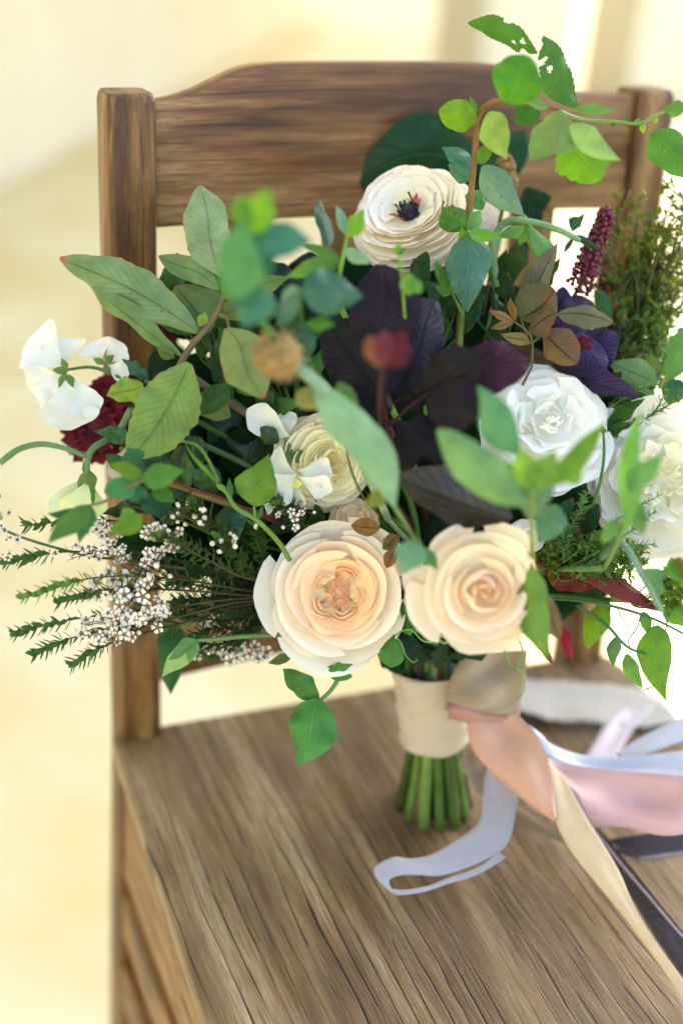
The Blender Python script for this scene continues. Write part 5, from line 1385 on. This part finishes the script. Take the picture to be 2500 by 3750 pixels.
tuft('glossy green leafy sprig among the waxflower stems', 430, 760, 1580, 1900, .87, .89, 15, (.045, .12, .03), 120, (760, 1950, .90), 'gloss')
tuft('green leafy sprig between the cream ranunculus and the open rose', 1000, 1330, 1820, 2000, .895, .905, 9, (.03, .085, .02), 130, (1200, 2060, .91))
tuft('fresh green leafy sprig behind the photinia leaves', 640, 900, 1000, 1340, .885, .905, 10, (.06, .15, .04), 150, (850, 1460, .91))
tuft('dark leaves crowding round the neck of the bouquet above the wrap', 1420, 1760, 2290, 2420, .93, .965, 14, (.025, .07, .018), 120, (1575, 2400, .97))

# ------------------------------------------------------------------ filler foliage, inner shade of the bouquet put into its dark greens
FG = 'dark leafy branches inside the bouquet'
def fill(cells, d0, d1, tone, wlo, whi, label, group):
    random.shuffle(cells)
    for k in range(0, len(cells), 9):
        lv = []
        part = cells[k:k + 9]
        for x, y in part:
            x += rng.uniform(-60, 60)
            y += rng.uniform(-60, 60)
            d = min(rng.uniform(d0, d1), .925 + max(0, x - 600) * .00012)
            a = rng.random() * 6.283
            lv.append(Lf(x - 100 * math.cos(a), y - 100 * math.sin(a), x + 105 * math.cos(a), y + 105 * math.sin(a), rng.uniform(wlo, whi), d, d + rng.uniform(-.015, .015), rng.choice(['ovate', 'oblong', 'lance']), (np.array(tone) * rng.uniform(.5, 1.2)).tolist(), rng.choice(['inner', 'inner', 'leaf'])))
        sts = [([(1560, 2330, .97), ((1560 + x) / 2 + 40, (2330 + y) / 2, .97), (x, y, min(.97, .925 + max(0, x - 600) * .00012))], .0010) for x, y in part]
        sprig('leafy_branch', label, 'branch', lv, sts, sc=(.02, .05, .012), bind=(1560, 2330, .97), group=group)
inside = lambda x, y, k: ((x - 1500) / (920 * k)) ** 2 + ((y - 1680) / (700 * k)) ** 2 < 1.0
c1 = [(x, y) for y in range(1010, 2380, 130) for x in range(620, 2400, 130) if inside(x, y, 1.0)]
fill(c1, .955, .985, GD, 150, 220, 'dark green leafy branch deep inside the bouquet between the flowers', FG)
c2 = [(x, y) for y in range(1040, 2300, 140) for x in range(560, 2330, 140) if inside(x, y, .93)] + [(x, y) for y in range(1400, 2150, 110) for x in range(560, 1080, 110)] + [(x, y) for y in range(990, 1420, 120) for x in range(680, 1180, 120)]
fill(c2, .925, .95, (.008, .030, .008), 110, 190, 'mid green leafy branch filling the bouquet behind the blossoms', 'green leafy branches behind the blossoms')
# ------------------------------------------------------------------ stem wrap and ribbons
def wrap_mesh():
    n, k = 26, 40
    xa = nrm(RT - AX * (RT @ AX))
    ya = np.cross(AX, xa)
    V, UV = [], []
    for i in range(n):
        t = i / (n - 1)
        c = at(1582, 2432, .985) * (1 - t) + at(1590, 2712, 1.003) * t
        for j in range(k + 1):
            q = 2 * math.pi * j / k
            r = .0292 - .0048 * math.sin(min(1, t * 1.2) * math.pi / 2) + .0008 * math.sin(3 * q + 9 * t) + .0007 * math.sin(t * 30 + 3.5 * math.sin(q + 1) + 2 * math.sin(2 * q)) + .0004 * math.sin(t * 61 + 5 * math.sin(q))
            if i in (0, n - 1):
                r -= .0006
            V.append(c + r * (xa * math.cos(q) + ya * math.sin(q)) + AX * .0022 * math.sin(q + .6))
            UV.append((j / k, t))
    return np.array(V), gridfaces(n, k + 1), np.array(UV)
V, Fc, UV = wrap_mesh()
o = solo('stem_wrap', V, Fc, M['linen'], 'champagne raw silk wound round the bouquet stems', 'stem wrap', BB, UV, (.76, .58, .35))
md = o.modifiers.new('thickness', 'SOLIDIFY')
md.thickness = .0008

ribbon('wrap_tail', 'taupe silk tail folded over the side of the stem wrap', [(1700, 2390, .955), (1650, 2480, .95), (1630, 2550, .948), (1628, 2600, .95)], [(1930, 2380, .965), (1920, 2480, .962), (1905, 2560, .96), (1890, 2610, .958)], 'linen', (.42, .28, .13), .006, m=21)
ribbon('knot_fold', 'dusky rose fold of silk just below the taupe wrap tail', [(1635, 2560, .949), (1640, 2600, .945), (1640, 2630, .95)], [(1905, 2575, .96), (1900, 2630, .957), (1880, 2660, .962)], 'silk', (.45, .19, .11), .003, n=24)
ribbon('peach_ribbon', 'peach silk ribbon falling from the knot onto the seat', [(1700, 2620, .955), (1740, 2760, .945), (1880, 2900, .935), (2030, 3010, .925)], [(1890, 2610, .955), (1970, 2700, .945), (2010, 2800, .935), (2035, 2990, .924)], 'silk', (.64, .33, .19), .004)
ribbon('champagne_ribbon', 'champagne ribbon edge running forward over the seat to the front corner', [(2000, 2780, .94), (2020, 2960, .928), (2090, 3120, .915), (2300, 3380, .89), (2560, 3740, .86)], [(2060, 2840, .94), (2150, 3000, .925), (2260, 3180, .908), (2350, 3370, .888), (2570, 3690, .862)], 'silk', (.66, .46, .23), .001)
ribbon('white_satin_ribbon', 'pale bluish white satin ribbon sagging beside the knot', [(1890, 2610, .965), (1960, 2690, .97), (2110, 2760, .975), (2300, 2770, .975), (2560, 2740, .97)], [(1950, 2720, .955), (2010, 2775, .957), (2130, 2812, .96), (2300, 2832, .96), (2560, 2850, .955)], 'silk', (.60, .61, .64), .005)
ribbon('white_satin_ribbon', 'second white ribbon rising away behind the sagging satin one', [(2250, 2760, .985), (2380, 2680, .99), (2560, 2600, .99)], [(2290, 2790, .98), (2420, 2740, .98), (2560, 2690, .98)], 'silk', (.64, .62, .64), .001, n=24)
ribbon('pink_ribbon', 'wide dusty pink silk ribbon draped low over the seat', [(2000, 2770, .952), (2080, 2800, .955), (2250, 2820, .955), (2420, 2835, .952), (2580, 2845, .95)], [(2060, 2960, .94), (2150, 3025, .938), (2280, 3030, .935), (2430, 3060, .93), (2580, 3040, .93)], 'silk', (.62, .33, .27), .008)
ribbon('frayed_ribbon', 'cream ribbon with frayed edges lying on the back of the seat', [(1860, 2480, 's', .016), (2000, 2490, 's', .010), (2150, 2500, 's', .010), (2330, 2520, 's', .008), (2420, 2560, 's', .004)], [(1900, 2600, 's', .014), (2040, 2640, 's', .008), (2150, 2640, 's', .010), (2330, 2660, 's', .006), (2490, 2640, 's', .004)], 'linen', (.62, .55, .41), .0012, fray=.035, n=60)
ribbon('lilac_ribbon', 'short lilac white ribbon end between the frayed ribbon and the satin', [(2290, 2560, 's', .006), (2210, 2660, 's', .008), (2130, 2790, 's', .010)], [(2390, 2590, 's', .006), (2310, 2680, 's', .008), (2240, 2800, 's', .010)], 'silk', (.50, .42, .46), .001, n=20)
# narrow grosgrain ribbon standing on edge and looping on the seat
L1 = [(1800, 2790), (1795, 2900), (1775, 3000), (1720, 3090), (1600, 3150), (1490, 3180), (1410, 3190), (1385, 3225), (1420, 3258), (1500, 3262), (1600, 3230), (1700, 3190), (1800, 3140), (1880, 3060)]
hs = [.052, .033, .019, .013, .011, .011, .013, .013, .011, .010, .008, .007, .006, .005]
Apt, Bpt = [], []
for (x, y), h in zip(L1, hs):
    Bpt.append((x, y + (20 if x > 1500 else 30), 's', .0015))
wd_ = [.058, .040, .028, .020, .0165, .016, .016, .014, .008, .006, .006, .006, .006, .006]
A = [(1790, 2770, .985), (1772, 2860, .975), (1765, 2930, .966), (1745, 3020, .956), (1600, 3120, .945), (1510, 3145, .94), (1440, 3140, .938), (1370, 3180, .934), (1395, 3235, .927), (1460, 3258, .924), (1560, 3245, .925), (1640, 3215, .928), (1740, 3180, .93), (1830, 3120, .935)]
B = [(1890, 2850, .975), (1893, 2900, .968), (1890, 2960, .958), (1840, 3110, .94), (1640, 3200, .93), (1540, 3205, .929), (1470, 3205, .928), (1425, 3225, .928), (1440, 3270, .921), (1480, 3275, .919), (1560, 3262, .921), (1640, 3235, .924), (1750, 3200, .926), (1850, 3140, .931)]
ribbon('grosgrain_ribbon', 'narrow lavender white ribbon looping back on itself on the seat', A, B, 'grosgrain', (.45, .42, .44), .0003, n=90)
# brown velvet ribbon with mauve edges
ribbon('velvet_ribbon', 'dark brown velvet ribbon with mauve edge running to the front corner of the seat', [(2160, 3030, 's', .006), (2260, 3200, 's', .003), (2390, 3420, 's', .003), (2560, 3660, 's', .003)], [(2190, 3030, 's', .012), (2330, 3200, 's', .012), (2440, 3340, 's', .010), (2570, 3500, 's', .008)], 'velvet', (.055, .03, .022), .001)
ribbon('velvet_ribbon', 'dark velvet loop lying under the dusty pink ribbon', [(2230, 3110, 's', .003), (2330, 3140, 's', .003), (2440, 3125, 's', .003), (2580, 3110, 's', .003)], [(2220, 3075, 's', .004), (2320, 3060, 's', .010), (2440, 3040, 's', .014), (2580, 3030, 's', .014)], 'velvet', (.06, .035, .035), .001)
for lab, pts in (('mauve piped edge of the velvet ribbon on the seat', [(2165, 3030, .012), (2260, 3150, .012), (2370, 3280, .011), (2470, 3400, .009), (2570, 3510, .008)]), ('mauve piped rim of the velvet loop under the pink ribbon', [(2225, 3085, .004), (2290, 3125, .003), (2370, 3140, .003), (2470, 3125, .003), (2580, 3112, .003)])):
    P = [on_z(x, y, SEAT + h) for x, y, h in pts]
    V, Fc = tube(P, .0009, n=30, k=6)
    solo('piped_edge', V, Fc, M['grosgrain'], lab, 'ribbon edge', P[0], np.zeros((len(V), 2)), (.36, .26, .28))
ribbon('raw_edge_ribbon', 'ochre frayed ribbon end behind the narrow white ribbon', [(1680, 2780, .985), (1700, 2830, .98), (1800, 2950, 's', .004), (1950, 3040, 's', .003), (2090, 3100, 's', .003)], [(1740, 2740, .985), (1770, 2800, .98), (1860, 2900, 's', .012), (2000, 3000, 's', .010), (2100, 3060, 's', .010)], 'linen', (.36, .24, .12), .002, fray=.03)
